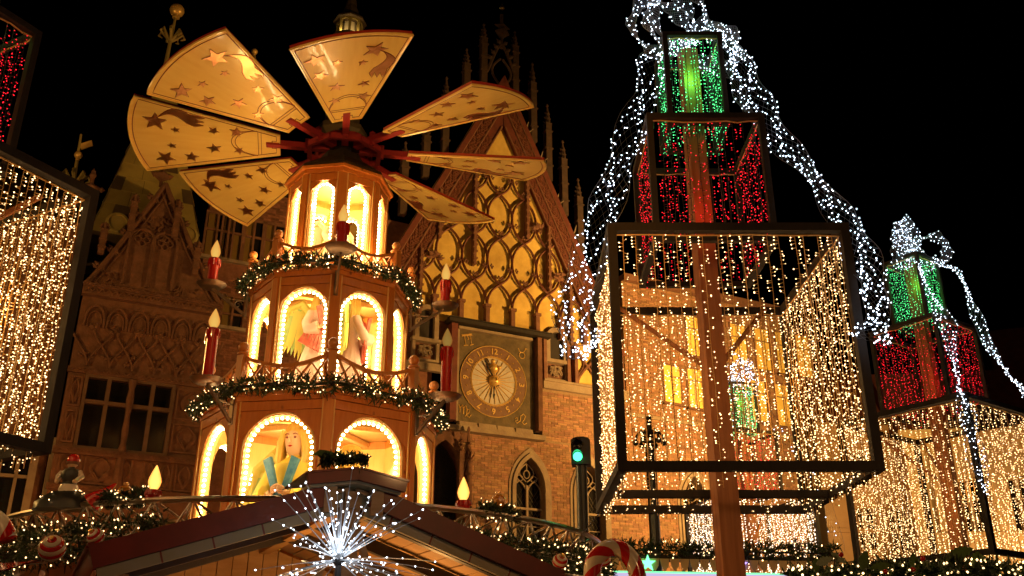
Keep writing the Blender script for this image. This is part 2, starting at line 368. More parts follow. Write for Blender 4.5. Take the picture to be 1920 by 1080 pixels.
# --- gable: ochre wall, sloping foliage bands
AX, AZ, GB = .38, 22.6, 12.55
GL, GR = AX - (AZ - GB) / 2.02, AX + (AZ - GB) / 2.1
mb = MB(); mb.prism([(GL, GB), (AX, AZ), (GR, GB)], .02, .5); mb.build('gable_wall', m_plaster, hall)
mb = MB(); mb.bbox(GL - .1, 5.29, .04, .5, 10.98, 12.54); mb.build('frieze_wall', m_carved, hall)
for s, bx in ((-1, GL), (1, GR)):
    d = Vector((AX - bx, 0, AZ - GB)); L = d.length; d.normalize(); n = Vector((-d.z * s, 0, d.x * s)) * -1   # n points inward
    if n.x * (AX - bx) < 0: n = -n
    b0 = Vector((bx, 0, GB)); w = .9
    def q(t, e): v = b0 + d * t + n * e; return (v.x, v.z)
    t = MB(); t.prism([q(-.2, -.02), q(L + .02, -.02), q(L - .2, .16), q(-.2, .16)], -.2, .02); rb = t.build('gable_coping', m_terra, hall)
    t = MB(); t.prism([q(-.2, .16), q(L - .2, .16), q(L - 1.9, w), q(-.2, w)], -.14, .02); band = t.build('gable_band', m_terra, hall)
    for e in (.16, .55, w):
        t = MB(); a = q(-.2, e); b = q(L - .3 - e * 1.9, e); t.tube([(a[0], -.16, a[1]), (b[0], -.16, b[1])], .035, 6); t.build('moulding', m_trac, band)
    lm = MB()      # one leaf spray: a stem with two pairs of leaves
    for sx in (-1, 1):
        for k in range(3):
            lm.prism([(0, k * .1 - .16), (sx * .10, k * .1 - .13), (sx * .17, k * .1 - .02), (sx * .07, k * .1 - .06)], -.035, 0)
    lm.prism([(-.012, -.2), (.012, -.2), (.012, .2), (-.012, .2)], -.045, 0)
    lme = lm.mesh('leaf_spray', m_leafc)
    ang = atan2(d.x, d.z); k = 0
    tt = .1
    while tt < L - 1.6:
        for e, sc in ((.36, 1.0), (.73, .8)):
            if e > .5 and tt > L - 2.6: continue
            x, z = q(tt, e); a2 = ang + (.5 if k % 2 else -.5) * (1 if e < .5 else -1)
            ob('leaf_spray', lme, band, TR(x, -.14, z) @ Matrix.Rotation(a2, 4, 'Y') @ Matrix.Scale(sc, 4))
        tt += .33; k += 1
# --- flowing tracery net
SPC, ROW, ZB0 = .95, 1.72, 13.3
def inside(x, z, e=.0): return z < 19.1 and (GL + (z - GB) / 2.02 + 1.06 + e) < x < (GR - (z - GB) / 2.1 - 1.06 - e)
crk = MB()
for (dx, dz, r) in ((0, 0, .055), (.07, .05, .045), (.03, .12, .05), (-.05, .07, .04)): crk.octa((dx, -.0, dz), r, (.3, .2, 1), r * 1.2)
crm = crk.mesh('crocket', m_trac)
COLX = [AX - .12 + SPC * (i - 4.5) for i in range(10)]
for i, cx in enumerate(COLX):
    t = MB()
    if inside(cx, 13.2, -.4):
        t.bbox(cx - .07, cx + .07, -.2, .0, 12.56, ZB0); t.bbox(cx - .11, cx + .11, -.24, .0, ZB0 - .06, ZB0 + .04); t.build('tracery_shaft', m_trac, hall)
for r in range(5):
    for i, cx in enumerate(COLX):
        for s in (-1, 1):
            pts = []
            for k in range(13):
                tt = k / 12; x = cx + s * SPC * (.5 - .5 * cos(pi * tt)) ; z = ZB0 + ROW * (r + tt)
                z += .10 * sin(2 * pi * tt)
                pts.append((x, z))
            run = [p for p in pts if inside(p[0], p[1], .02)]
            if len(run) < 5: continue
            t = MB(); t.tube([(x, -.10, z) for x, z in run], .045, 6)
            t.tube([(x, -.15, z) for x, z in run], .018, 5, 1)
            a = t.build('tracery_rib', [m_trac, m_terra], hall, smooth=True)
            for k in (7, 10):
                if k < len(pts) and inside(pts[k][0], pts[k][1], .1):
                    ob('crocket', crm, a, TR(pts[k][0] - s * .09, -.16, pts[k][1] + .06) @ RZ(random.uniform(-.4, .4)) @ Matrix.Scale(s, 4, (1, 0, 0)) @ Matrix.Scale(.9, 4))
# tall crocketed shafts standing in the net, with leafy bosses at the edge of the gable
for (px, y0, y1) in ((823, 360, 420), (888, 330, 470), (984, 340, 425), (1024, 430, 520), (1063, 510, 620), (787, 470, 560)):
    u, z1 = F(px, y0); _, z0 = F(px, y1); t = MB(); t.bbox(u - .045, u + .045, -.26, -.02, z0 - .6, z1)
    for k in range(int((z1 - z0 + .5) / .13)): t.box((u + (.05 if k % 2 else -.05), -.24, z0 - .5 + k * .13), (.07, .07, .06))
    t.build('crocketed_shaft', m_trac, hall)
for (px, py) in ((1000, 430), (1040, 523), (810, 485), (920, 325), (965, 335)):
    u, z = F(px, py); t = MB(); rr = random.Random(px)
    for k in range(9): t.octa((u + rr.uniform(-.2, .2), -.25 + rr.uniform(-.08, .05), z + rr.uniform(-.14, .12)), rr.uniform(.06, .1), (rr.uniform(-1, 1), .2, rr.uniform(-.4, .4)), .17)
    stuff(t.build('leaf_boss', m_trac, hall))
# --- pinnacles climbing both slopes, crown of the gable
def pinnacle(par, x, y, z0, z1, w=.2, name='pinnacle', m=None):
    t = MB(); h = z1 - z0; zz = z0 + h * .72
    t.bbox(x - w / 2, x + w / 2, y - w / 2, y + w / 2, z0, zz)
    for k in range(3): t.bbox(x - w * .66, x + w * .66, y - w * .66, y + w * .66, z0 + h * (.18 + .22 * k), z0 + h * (.18 + .22 * k) + .05)
    t.lathe([(w * .75, zz), (w * .8, zz + .05), (w * .5, zz + .08), (w * .42, zz + h * .1), (w * .13, z1 - h * .04), (w * .3, z1 - h * .03), (w * .1, z1)], 4, TR(x, y, 0) @ RZ(pi / 4))
    for k in range(3):
        for a in range(4):
            e = w * (.55 - .13 * k); t.octa((x + e * cos(a * pi / 2), y + e * sin(a * pi / 2), zz + .1 + k * h * .06), .05, (cos(a * pi / 2), sin(a * pi / 2), .6), .07)
    return t.build(name, m or m_stone, par)
for (px, y0, y1) in ((880, 85, 205), (912, 38, 150), (970, 52, 170), (1003, 112, 262), (1031, 190, 335), (1060, 258, 400), (1089, 330, 470), (842, 138, 290), (805, 225, 330), (765, 260, 400)):
    u, z1 = F(px, y0); _, z0 = F(px, y1); pinnacle(hall, u, .22, z0, z1, .24, m=m_pinn)
for (px, py) in ((1012, 300), (1042, 380), (1075, 440), (780, 380), (985, 245)):
    u, z = F(px, py); t = MB()
    for k in range(6): t.tube([(u, .1, z), (u + .18 * cos(k + .3), -.02, z + .15 * sin(k)), (u + .3 * cos(k + .3), -.1, z + .1 + .3 * sin(k))], [.035, .03, .012], 4)
    t.build('crocket', m_stone, hall)
u0, zc = F(912, 110); u1, _ = F(970, 118); um, zt = F(944, 12); t = MB()
for s in (-1, 1):
    t.tube([(um + s * (u1 - u0) / 2 * (1 - k / 8) ** .6, .15, zc - .5 + 1.5 * (k / 8) ** 1.4) for k in range(9)], .07, 6)
    t.tube([(um + s * (.05 + .35 * sin(pi * k / 8)), .15, zc - .9 + 1.2 * k / 8) for k in range(9)], .05, 6)
    for k in range(4): t.octa((um + s * (.5 - .12 * k), .1, zc + .2 + .28 * k), .09, (s, 0, 1), .16)
t.tube([(um, .15, zc + .8), (um, .15, zt - .3)], .07, 6); t.octa((um, .1, zc + 1.5), .28, (1, 0, 0), .32); t.octa((um, .1, zt - .9), .16, (1, 0, 0), .35)
t.build('gable_crown', m_pinn, hall)
t = MB(); t.ball((um, .1, zt), .1); t.octa((um, .1, zt + .14), .05, (0, 0, 1), .16); t.build('finial', m_brass, hall)
# --- niches and carved panels beside the clock, tracery panel on the right
for (px, py, kk) in ((1041, 672, 1), (797, 640, 0)):
    u, z = F(px, py); z = 11.80
    t = MB(); ring(t, arch(u, .82, z, z + .75), arch(u, .52, z, z + .75), -.14, .03); nr = t.build('niche', m_stone, hall)
    t = MB(); t.prism(arch(u, .5, z, z + .75), .0, .03); t.build('niche_back', m_timber, nr)
    t = MB(); t.bbox(u - .5, u + .5, -.18, .03, z - .12, z - .0); t.bbox(u - .46, u + .46, -.12, .03, z - .75, z - .68); t.bbox(u - .46, u - .36, -.1, .03, z - .68, z - .12); t.bbox(u + .36, u + .46, -.1, .03, z - .68, z - .12); t.build('panel_frame', m_stone, nr)
    t = MB(); rr = random.Random(5)
    for k in range(10):
        g = k * .63; t.tube([(u + .24 * cos(g) * (1 - .1 * j), -.03, z - .4 + .2 * sin(g) * (1 - .14 * j) + .02 * j) for j in range(6)] , .025, 4)
    for k in range(5): t.tube([(u + .1 * cos(a) + rr.uniform(-.18, .18), -.05, z - .4 + rr.uniform(-.14, .14) + .08 * sin(a)) for a in [j * .7 for j in range(7)]], .022, 4)
    t.build('carving', m_stone, nr, smooth=True)
u, z = F(1100, 690); t = MB(); t.prism([(u - .45, 11.06), (u - .45, 12.5), (u + .6, 12.5), (u + .6, 11.06)], .0, .03); pn = t.build('tracery_panel', m_plaster, hall)
t = MB()
for s in (-1, 1):
    t.tube([(u + s * (.42 * cos(pi * k / 10)), -.06, 11.06 + 1.4 * k / 10) for k in range(11)], .05, 6); t.tube([(u + s * (.5 - .35 * sin(pi * k / 10)), -.05, 11.3 + 1.1 * k / 10) for k in range(11)], .03, 6)
t.build('tracery_rib', m_trac, pn, smooth=True)
for px in (1062, 1076, 1018):
    u, z = F(px, 700); t = MB(); t.bbox(u - .06, u + .06, -.2, .03, 11.06, 12.54); t.build('pilaster', m_trac, hall)
# --- darker brick range between the bay and the gable
mb = MB(); mb.bbox(-9.4, -1.95, .3, .7, 0, 15.9); mid = mb.build('wall', m_brickd, hall)
bricks(-9.3, -5.6, 9.2, 15.85, lambda x, z: (12.9 < z < 14.75) and x < -5.7, 'brickwork', m_brickd, hall, y=.3)
for (px, yt, yb) in ((440, 410, 490), (478, 418, 497), (410, 404, 484), (515, 425, 500), (438, 560, 615)):
    u, z1 = F(px, yt, -.3); _, z0 = F(px, yb, -.3)
    w = MB(); ww = .62
    w.bbox(u - ww / 2 - .06, u - ww / 2, .2, .34, z0, z1); w.bbox(u + ww / 2, u + ww / 2 + .06, .2, .34, z0, z1); w.bbox(u - ww / 2 - .06, u + ww / 2 + .06, .2, .34, z1, z1 + .08); w.bbox(u - .03, u + .03, .2, .34, z0, z1); w.bbox(u - ww / 2, u + ww / 2, .21, .33, z1 - .55, z1 - .49)
    r = w.build('window', m_carved, hall)
    for s in (-1, 1):
        p = MB(); x0 = u + (s - 1) / 2 * ww / 2; p.bbox(x0 + .03, x0 + ww / 2 - .03, .255, .275, z0, z1 - .56); p.build('pane', m_dim if s < 0 or px == 440 else m_glass, r)
        p = MB(); p.bbox(x0 + .03, x0 + ww / 2 - .03, .255, .275, z1 - .48, z1); p.build('pane', m_glass if s > 0 else m_dim, r)
    p = MB(); p.bbox(u - ww / 2 - .12, u + ww / 2 + .12, .16, .34, z0 - .1, z0); p.build('sill', m_stone, r)
# --- gothic portal beside the pyramid
t = MB(); ring(t, arch(-1.75, 1.7, 4, 7.5, 'gothic', 1.3), arch(-1.75, 1.2, 4, 7.5, 'gothic', 1.0), -.5, .02); po = t.build('portal', m_carved, hall)
t = MB(); t.prism(arch(-1.75, 1.2, 4, 7.5, 'gothic', 1.), .0, .02); t.build('portal_door', m_timber, po)
pinnacle(po, -.98, -.5, 5., 9.0, .2, m=m_carved); pinnacle(po, -1.28, -.62, 6.3, 8.8, .14, m=m_carved)
t = MB(); t.bbox(-1.9, -.8, -.1, .02, 8.6, 8.95); t.build('lintel', m_carved, po)
for k in range(4):
    t = MB(); t.tube([(-1.3 + .12 * k, -.55, 7.3 + .2 * k), (-1.2 + .12 * k, -.6, 7.8 + .1 * k), (-1.12 + .1 * k, -.58, 8.4 - .1 * k)], .03, 5); t.build('tracery_rib', m_carved, po)
# --- roof plane behind the gable and wing
mb = MB(); mb.add([(5.4, .4, 15.56), (13., .4, 15.56), (13., 5, 17.), (5.4, 5, 17.)], [(0, 1, 2, 3)]); mb.build('roof', m_slate2, hall)
mb = MB(); mb.add([(-9.4, .6, 15.92), (-4.2, .6, 15.92), (-4.2, 5, 18.5), (-9.4, 5, 18.5)], [(0, 1, 2, 3)]); mb.build('roof', m_slate2, hall)
# ------------------------------------------------------------------ clock
CX, CZ = .07, 10.72
clk = thing('wall_clock', 'square gilded wall clock with sun face, roofed recess, on the town hall', 'clock', P0 + FU * CX + Z * CZ, FA)
t = MB(); t.bbox(-1.27, 1.52, -.06, .02, -1.48, 1.58); t.build('case', mat('clock_stone', (.15, .105, .05), .8, col2=(.09, .062, .03), scale=5, bump=.4, bscale=9), clk)
t = MB(); t.bbox(-1.32, -1.26, -.12, .02, -1.5, 1.6); t.bbox(-1.32, 1.4, -.2, .02, 1.59, 1.68); t.build('case_frame', m_stone, clk)
t = MB(); t.bbox(1.54, 1.70, -.3, .02, -1.5, 1.7); t.build('jamb', m_carved, clk)
t = MB(); t.bbox(-1.62, -1.4, -.3, .02, -1.5, 1.7); t.build('jamb', m_terra, clk)
t = MB(); t.prism([(-1.75, 1.72), (-1.75, 1.84), (2.0, 1.84), (2.0, 1.72)], -.42, .02); t.bbox(-1.75, 2., -.46, -.2, 1.845, 1.88); t.build('canopy', m_timber, clk)
t = MB(); t.bbox(-1.75, 1.78, -.34, .02, -1.82, -1.66); t.build('sill', m_stone, clk)
for k in range(4):
    t = MB(); x = -1.25 + .66 * k; t.prism([(x, -1.66), (x, -1.50), (x + .6, -1.50), (x + .64, -1.66)], -.24 - .02 * (k % 2), .0); t.build('corbel_stone', m_stone, clk)
def disc(r0, r1, y0, y1, n=48):
    mb = MB(); vs = []; fs = []
    for i in range(n):
        g = 2 * pi * i / n; c, s = cos(g), sin(g); vs += [(r0 * c, y0, r0 * s), (r1 * c, y0, r1 * s), (r0 * c, y1, r0 * s), (r1 * c, y1, r1 * s)]
    for i in range(n):
        a, b = 4 * i, 4 * ((i + 1) % n); fs += [(a, a + 1, b + 1, b), (a + 1, a + 3, b + 3, b + 1), (a, b, b + 2, a + 2)]
    return mb.add(vs, fs)
disc(.80, 1.19, -.085, -.05).build('hour_ring', mat('hour_ring_paint', (.22, .11, .055), .6, col2=(.15, .07, .035), scale=5), clk)
disc(.0, .80, -.078, -.05).build('dial', mat('dial_silver', (.56, .49, .41), .55, col2=(.44, .38, .31), scale=4), clk)
for r in (.795, 1.195, .83):
    t = MB(); t.tube([(r * cos(g), -.09, r * sin(g)) for g in [2 * pi * k / 48 for k in range(48)]], .013, 5, closed=True); t.build('rim', m_gilt, clk)
for k in range(24):
    g = 2 * pi * k / 24 + .07; t = MB(); c, s = cos(g), sin(g); t.prism([(.2 * c - .012 * s, .2 * s + .012 * c), (.2 * c + .012 * s, .2 * s - .012 * c), (.76 * c + .004 * s, .76 * s - .004 * c), (.76 * c - .004 * s, .76 * s + .004 * c)], -.105, -.078); t.build('ray', m_gilt, clk)
for k in range(48):
    g = 2 * pi * k / 48; t = MB() if k == 0 else t; t.octa((.865 * cos(g), -.09, .865 * sin(g)), .014)
stuff(t.build('minute_stud', m_gilt, clk))
for h in range(1, 13):
    a = pi / 2 - 2 * pi * h / 12
    fc = bpy.data.curves.new('numeral', 'FONT'); fc.body = str(h); fc.size = .27; fc.align_x = 'CENTER'; fc.align_y = 'CENTER'; fc.extrude = .008; fc.offset = .006
    fo = bpy.data.objects.new('numeral', fc); nm = bpy.data.meshes.new_from_object(fo); nm.materials.clear(); nm.materials.append(m_gilt); bpy.data.objects.remove(fo)
    ob('numeral', nm, clk, TR(1.005 * cos(a), -.098, 1.005 * sin(a)) @ Matrix.Rotation(-(a - pi / 2), 4, 'Y') @ Matrix.Rotation(pi / 2, 4, 'X'))
    a -= pi / 12; t = MB(); t.octa((1.0 * cos(a), -.09, 1.0 * sin(a)), .03); t.build('hour_mark', m_gilt, clk)
def glyph(x, z, strokes, s=.24):
    t = MB()
    for st in strokes: t.tube([(x + a * s, -.07, z + b * s) for a, b in st], .016, 5)
    t.build('corner_sign', m_gilt, clk, smooth=True)
glyph(-.98, 1.28, [[(-.8, .55), (.7, .95)], [(-.75, .4), (.75, .8)], [(-.4, .5), (-.1, -.9)], [(.45, .75), (.75, -.6)], [(.0, .6), (.3, .1), (.1, .0)], [(-.45, -.9), (.2, -.75)], [(.5, -.7), (1., -.5)]])
glyph(1.05, 1.12, [[(.45 * cos(g) , .45 * sin(g) - .3) for g in [2 * pi * k / 12 for k in range(13)]], [(-.6, .7), (-.35, .2), (0, .12), (.4, .3), (.55, .8), (.8, .75)]])
glyph(-1.0, -1.12, [[(-.9, .8), (-.7, .2), (-.75, -.3)], [(-.7, .4), (-.4, .8), (-.2, .2), (-.25, -.4)], [(-.2, .4), (.1, .8), (.3, .2), (.2, -.5), (.6, -.8), (.9, -.4)], [(.3, .2), (.7, .4), (.6, -.1), (.0, -.7)]])
glyph(1.0, -1.08, [[(-.9, -.3), (-.6, -.1), (-.5, -.5), (-.85, -.6), (-.6, -.9), (-.1, -.5), (.0, .2), (.4, .5), (.7, .2), (.5, -.3), (.2, -.7), (.5, -.95), (.9, -.7)]])
t = MB(); t.lathe([(.19, 0), (.19, .03), (.17, .12), (.12, .17), (.05, .2), (.001, .205)], 20, Matrix.Rotation(pi / 2, 4, 'X') @ TR(0, 0, .09))
sunf = t.build('sun_face', m_gilt, clk, smooth=True)
t = MB()
for s in (-1, 1): t.octa((s * .06, -.285, .05), .022, (1, 0, 0), .035)
t.prism([(-.02, -.04), (.02, -.04), (0, .06)], -.32, -.27); t.box((0, -.27, -.09), (.08, .03, .02)); t.build('sun_features', m_brass, sunf)
t = MB(); t.lathe([(.17, 0), (.17, .02), (.14, .12), (.07, .17), (.001, .18)], 16, TR(-.03, -.12, .42) @ Matrix.Rotation(pi / 2, 4, 'X')); t.ball((.1, -.3, .42), .06); t.ball((-.12, -.26, .62), .08); t.build('moon_ball', m_gilt, clk, smooth=True)
def hand(L, a, w):
    t = MB(); M = Matrix.Rotation(a, 4, 'Y')
    t.prism([(-w, 0), (-w * .6, L * .7), (-w * 2.6, L * .78), (0, L), (w * 2.6, L * .78), (w * .6, L * .7), (w, 0)], -.19, -.165, M); t.prism([(-w, 0), (w, 0), (w * 2.4, -L * .28), (-w * 2.4, -L * .28)], -.19, -.165, M); t.build('hand', m_black, clk)
hand(.74, radians(-30), .017); hand(.62, radians(184), .015)
# ------------------------------------------------------------------ carved bay on the left
OD = .5
bay = thing('carved_bay', 'dark carved stone bay with leafy gable and olive sheet roof, left of the pyramid', 'building', P0, FA)
uL = F(118, 760, OD)[0]; uR = F(392, 740, OD)[0]
def fz(px, py): return F(px, py, OD)[1]
def fu(px, py): return F(px, py, OD)[0]
zs0, zs1 = fz(150, 836), fz(168, 708)        # window foot and head
zf0, zf1 = fz(145, 688), fz(170, 550)        # frieze foot and head
zp0, zp1 = fz(100, 908), fz(125, 848)        # panel foot and head
w1a, w1b, w2a, w2b = fu(152, 790), fu(232, 795), fu(240, 800), fu(312, 805)
mb = MB()
mb.bbox(uL, uR, -OD, .7, 0, zs0); mb.bbox(uL, w1a, -OD, .7, zs0, zs1); mb.bbox(w1b, w2a, -OD, .7, zs0, zs1); mb.bbox(w2b, uR, -OD, .7, zs0, zs1); mb.bbox(uL, uR, -OD, .7, zs1, zf1); mb.bbox(w1a, w2b, -.2, .69, zs0, zs1)
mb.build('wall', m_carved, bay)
for (z, h, e) in ((zp0 - .12, .14, .12), (zs0 - .24, .16, .16), (zf0 - .16, .14, .12), (zf1 - .1, .22, .22), (zf1 + .12, .1, .3)):
    t = MB(); t.bbox(uL - .05, uR + .05, -OD - e, -OD - .002, z, z + h); c = t.build('cornice', m_carved, bay)
    t = MB(); k = 0; x = uL
    while x < uR - .1:
        t.tube([(x, -OD - e - .01, z + h * .3), (x + .1, -OD - e - .03, z + h * .8), (x + .2, -OD - e - .01, z + h * .3)], .022, 4); x += .17
    t.build('carved_twist', m_carved, c, smooth=True)
def leafpanel(par, x0, x1, z0, z1, y):
    t = MB(); e = .05; t.bbox(x0, x1, y - .06, y - .002, z0, z0 + e); t.bbox(x0, x1, y - .06, y - .002, z1 - e, z1); t.bbox(x0, x0 + e, y - .06, y - .002, z0 + e, z1 - e); t.bbox(x1 - e, x1, y - .06, y - .002, z0 + e, z1 - e)
    p = t.build('panel', m_carved, par); t = MB(); cx = (x0 + x1) / 2; n = max(1, int((z1 - z0) / .45)); hh = (z1 - z0 - .14) / n
    for k in range(n):
        b = z0 + .07 + k * hh
        for s in (-1, 1):
            ww = (x1 - x0) * .4
            t.tube([(cx + s * ww * sin(pi * j / 7) * (.4 + .6 * j / 7), y - .03, b + hh * j / 7) for j in range(8)], [.015 + .03 * sin(pi * j / 7) for j in range(8)], 5)
            t.tube([(cx, y - .03, b + .05), (cx + s * ww * .45, y - .04, b + hh * .4), (cx + s * ww * .8, y - .03, b + hh * .25)], [.03, .035, .01], 5)
    t.build('leaf_carving', m_carved, p, smooth=True)
bx = [uL + .12 + (uR - uL - .24) * k / 6 for k in range(7)]
for (a, b) in ((bx[0], bx[1]), (bx[1] + .05, bx[2] + .3), (bx[2] + .38, bx[3] + .1), (bx[3] + .35, bx[4] + .15), (bx[4] + .2, bx[5]), (bx[5] + .06, bx[6])): leafpanel(bay, a, b, zp0 + .06, zp1, -OD)
leafpanel(bay, uL + .08, w1a - .12, zs0 + .05, zs0 + .9, -OD); leafpanel(bay, w2b + .14, uR - .06, zs0 + .05, zs0 + .85, -OD); leafpanel(bay, w2b + .14, uR - .06, zs0 + .95, zs1, -OD); leafpanel(bay, uL + .08, w1a - .12, zs0 + 1., zs1, -OD)
t = MB(); ux = (w1b + w2a) / 2; t.lathe([(.09, zs0 - .1), (.11, zs0), (.07, zs0 + .15), (.09, zs0 + .5), (.06, zs0 + .9), (.1, zs1 - .5), (.07, zs1 - .2), (.12, zs1 + .05)], 10, TR(ux, -OD - .06, 0)); t.build('baluster', m_carved, bay, smooth=True)
t = MB(); t.lathe([(.05, zp0 - .2), (.14, zp0), (.1, zp1), (.13, zs0 - .1)], 8, TR(ux, -OD - .06, 0)); t.build('corbel', m_carved, bay, smooth=True)
for (a, b) in ((w1a, w1b), (w2a, w2b)):
    t = MB(); y0, y1 = -OD - .07, -OD + .06; zt = zs0 + (zs1 - zs0) * .62
    t.bbox(a - .09, a, y0, y1, zs0, zs1); t.bbox(b, b + .09, y0, y1, zs0, zs1); t.bbox(a - .09, b + .09, y0, y1, zs1, zs1 + .1); t.bbox(a - .09, b + .09, y0, y1, zs0 - .07, zs0); 
    r = t.build('window', m_frame, bay); cx = (a + b) / 2
    t = MB(); t.bbox(cx - .05, cx + .05, y0, y1, zs0, zs1); t.build('mullion', m_frame, r)
    t = MB(); t.bbox(a, cx - .05, y0 + .01, y1, zt, zt + .1); t.bbox(cx + .05, b, y0 + .01, y1, zt, zt + .1); t.build('transom', m_frame, r)
    for (x0, x1) in ((a, cx - .05), (cx + .05, b)):
        for (z0, z1) in ((zs0, zt), (zt + .1, zs1)):
            p = MB(); p.bbox(x0, x1, -OD + .1, -OD + .12, z0, z1); p.build('pane', m_glass, r)
# frieze: round arches at the head crossed by ogee ribs below
n = 6; sp = (uR - uL - .2) / n
for k in range(n):
    c = uL + .1 + sp * (k + .5); h = zf1 - zf0
    t = MB(); t.tube([(x, -OD - .05, z) for x, z in arch(c, sp * .86, zf0 + h * .55, zf0 + h * .62, 'round', h * .22)], .035, 6); t.tube([(x, -OD - .03, z) for x, z in arch(c, sp * .62, zf0 + h * .55, zf0 + h * .62, 'round', h * .15)], .022, 6)
    r = t.build('blind_arch', m_carved, bay, smooth=True)
    for s in (-1, 1):
        t = MB(); t.tube([(c + s * sp * (.5 - .5 * cos(pi * j / 10)), -OD - .05, zf0 + .06 + h * .56 * (j / 10)) for j in range(11)], .03, 6); t.build('ogee_rib', m_carved, r, smooth=True)
    t = MB(); rr = random.Random(k)
    for j in range(5): t.octa((c + rr.uniform(-.12, .12), -OD - .05, zf0 + h * .54 + rr.uniform(-.08, .08)), .07, (rr.uniform(-1, 1), 0, rr.uniform(-1, 1)), .1)
    for j in range(6): t.octa((c + rr.uniform(-.2, .2), -OD - .03, zf0 + h * .16 + rr.uniform(-.12, .12)), .05, (rr.uniform(-1, 1), 0, rr.uniform(-1, 1)), .1)
    stuff(t.build('leaf_boss', m_carved, r))
# gable
ga, gz = F(310, 346, OD); zg = zf1 + .22
g0, g1 = uL - .02, uR + .02
t = MB(); t.prism([(g0, zg), (ga, gz), (g1, zg)], -OD + .02, .1); gb = t.build('gable', m_carved, bay)
for s, x in ((-1, g0), (1, g1)):
    t = MB(); t.tube([(x + (ga - x) * k / 12, -OD - .06, zg + (gz - zg) * (k / 12) ** 1.12) for k in range(13)], .07, 6); t.tube([(x + (ga - x) * k / 12 + s * -.12, -OD - .0, zg - .06 + (gz - zg - .1) * (k / 12) ** 1.12) for k in range(13)], .035, 6); t.build('gable_moulding', m_carved, gb, smooth=True)
    for k in range(2, 12, 2):
        t = MB(); xx = x + (ga - x) * k / 12; zz = zg + (gz - zg) * (k / 12) ** 1.12
        for j in range(4): t.octa((xx + s * .1 * cos(j), -OD - .05, zz + .1 + .08 * sin(j * 2)), .06, (s, 0, 1), .12)
        t.build('crocket', m_carved, gb)
for c in (fu(262, 480), fu(305, 490)):
    t = MB(); q = arch(c, .66, zg + .2, zg + 1.6, 'round'); t.tube([(x, -OD - .03, z) for x, z in q], .045, 6); r = t.build('blind_window', m_carved, gb, smooth=True)
    t = MB()
    for k in range(4): t.tube([(c + .12 * cos(k * pi / 2) + .09 * cos(a), -OD - .02, zg + 1.62 + .12 * sin(k * pi / 2) + .09 * sin(a)) for a in [j * pi / 4 for j in range(9)]], .02, 4)
    t.build('rosette', m_carved, r)
rr = random.Random(3)
for (px, py, nn, sx, sz) in ((300, 428, 26, .5, .34), (205, 535, 16, .35, .3), (355, 560, 18, .45, .3)):
    u, z = F(px, py, OD); t = MB()
    for k in range(nn):
        a = rr.uniform(0, 6.3); x = u + rr.uniform(-1, 1) * sx; zz = z + rr.uniform(-1, 1) * sz
        t.tube([(x + .12 * cos(a + j * .5) * (1 - j * .1), -OD - .02, zz + .12 * sin(a + j * .5) * (1 - j * .1)) for j in range(6)], .024, 4)
    stuff(t.build('foliage_carving', m_carved, gb, smooth=True))
for (px, yt, yb) in ((255, 365, 440), (336, 378, 450), (198, 420, 480), (372, 455, 520)):
    u, z1 = F(px, yt, OD); _, z0 = F(px, yb, OD); pinnacle(bay, u, -OD - .1, z0, z1, .16, m=m_carved)
u, z = F(304, 330, OD); t = MB(); t.tube([(u, -OD, gz - .1), (u, -OD, z + .4)], .05, 6); t.octa((u, -OD, z), .2, (1, 0, 0), .3); t.octa((u, -OD, z + .35), .1, (0, 0, 1), .16)
for s in (-1, 1): t.octa((u + s * .2, -OD, z + .02), .1, (s, 0, .4), .14)
t.build('finial', m_carved, bay)
# steep pyramid roof of lapped sheets
ra, rz_ = F(318, 112, -1.7); e0 = F(186, 392, .0)[0]; e1 = F(378, 430, .0)[0]; zb_ = 13.2
ap = Vector((ra, 1.7, rz_)); eb = zb_ + .2
cor = [Vector((e0 - .1, -.02, eb)), Vector((e1 + .05, -.02, eb)), Vector((e1 + .05, 3.4, eb)), Vector((e0 - .1, 3.4, eb))]
mb = MB(); mb.add(cor + [ap], [(0, 1, 4), (1, 2, 4), (2, 3, 4), (3, 0, 4), (3, 2, 1, 0)]); rf = mb.build('roof', m_slate2, bay)
rr = random.Random(11)
for (A, B) in ((cor[0], cor[1]), (cor[1], cor[2]), (cor[3], cor[0])):
    nrm = (B - A).cross(ap - A).normalized(); rows = 14; 
    for j in range(rows - 1):
        p0, p1 = A.lerp(ap, j / rows), B.lerp(ap, j / rows); q0, q1 = A.lerp(ap, (j + 1.06) / rows), B.lerp(ap, (j + 1.06) / rows)
        nc = max(2, round((p1 - p0).length / .62)); off = .5 if j % 2 else 0
        for k in range(nc + (1 if off else 0)):
            a, b = max(0, (k - off) / nc), min(1, (k + 1 - off) / nc)
            if b - a < .02: continue
            l0 = .012 + rr.uniform(0, .008); t = MB(); vs = [p0.lerp(p1, a) + nrm * (l0 + .03), p0.lerp(p1, b - .006) + nrm * (l0 + .03), q0.lerp(q1, b - .006) + nrm * l0, q0.lerp(q1, a) + nrm * l0]
            vs += [v - nrm * .012 for v in vs]
            t.add(vs, [(0, 1, 2, 3), (0, 4, 5, 1), (1, 5, 6, 2), (0, 3, 7, 4)]); t.build('roof_sheet', m_slate if rr.random() < .72 else m_slate2, rf)
for (px, py) in ((221, 417), (351, 440)):
    u, z = F(px, py, .2); t = MB(); t.lathe([(.30, 0), (.33, .05), (.30, .12), (.24, .13), (.23, .10), (.001, .10)], 20, TR(u, -.1, z) @ Matrix.Rotation(pi / 2, 4, 'X')); t.build('round_dormer', m_slate, rf, smooth=True)
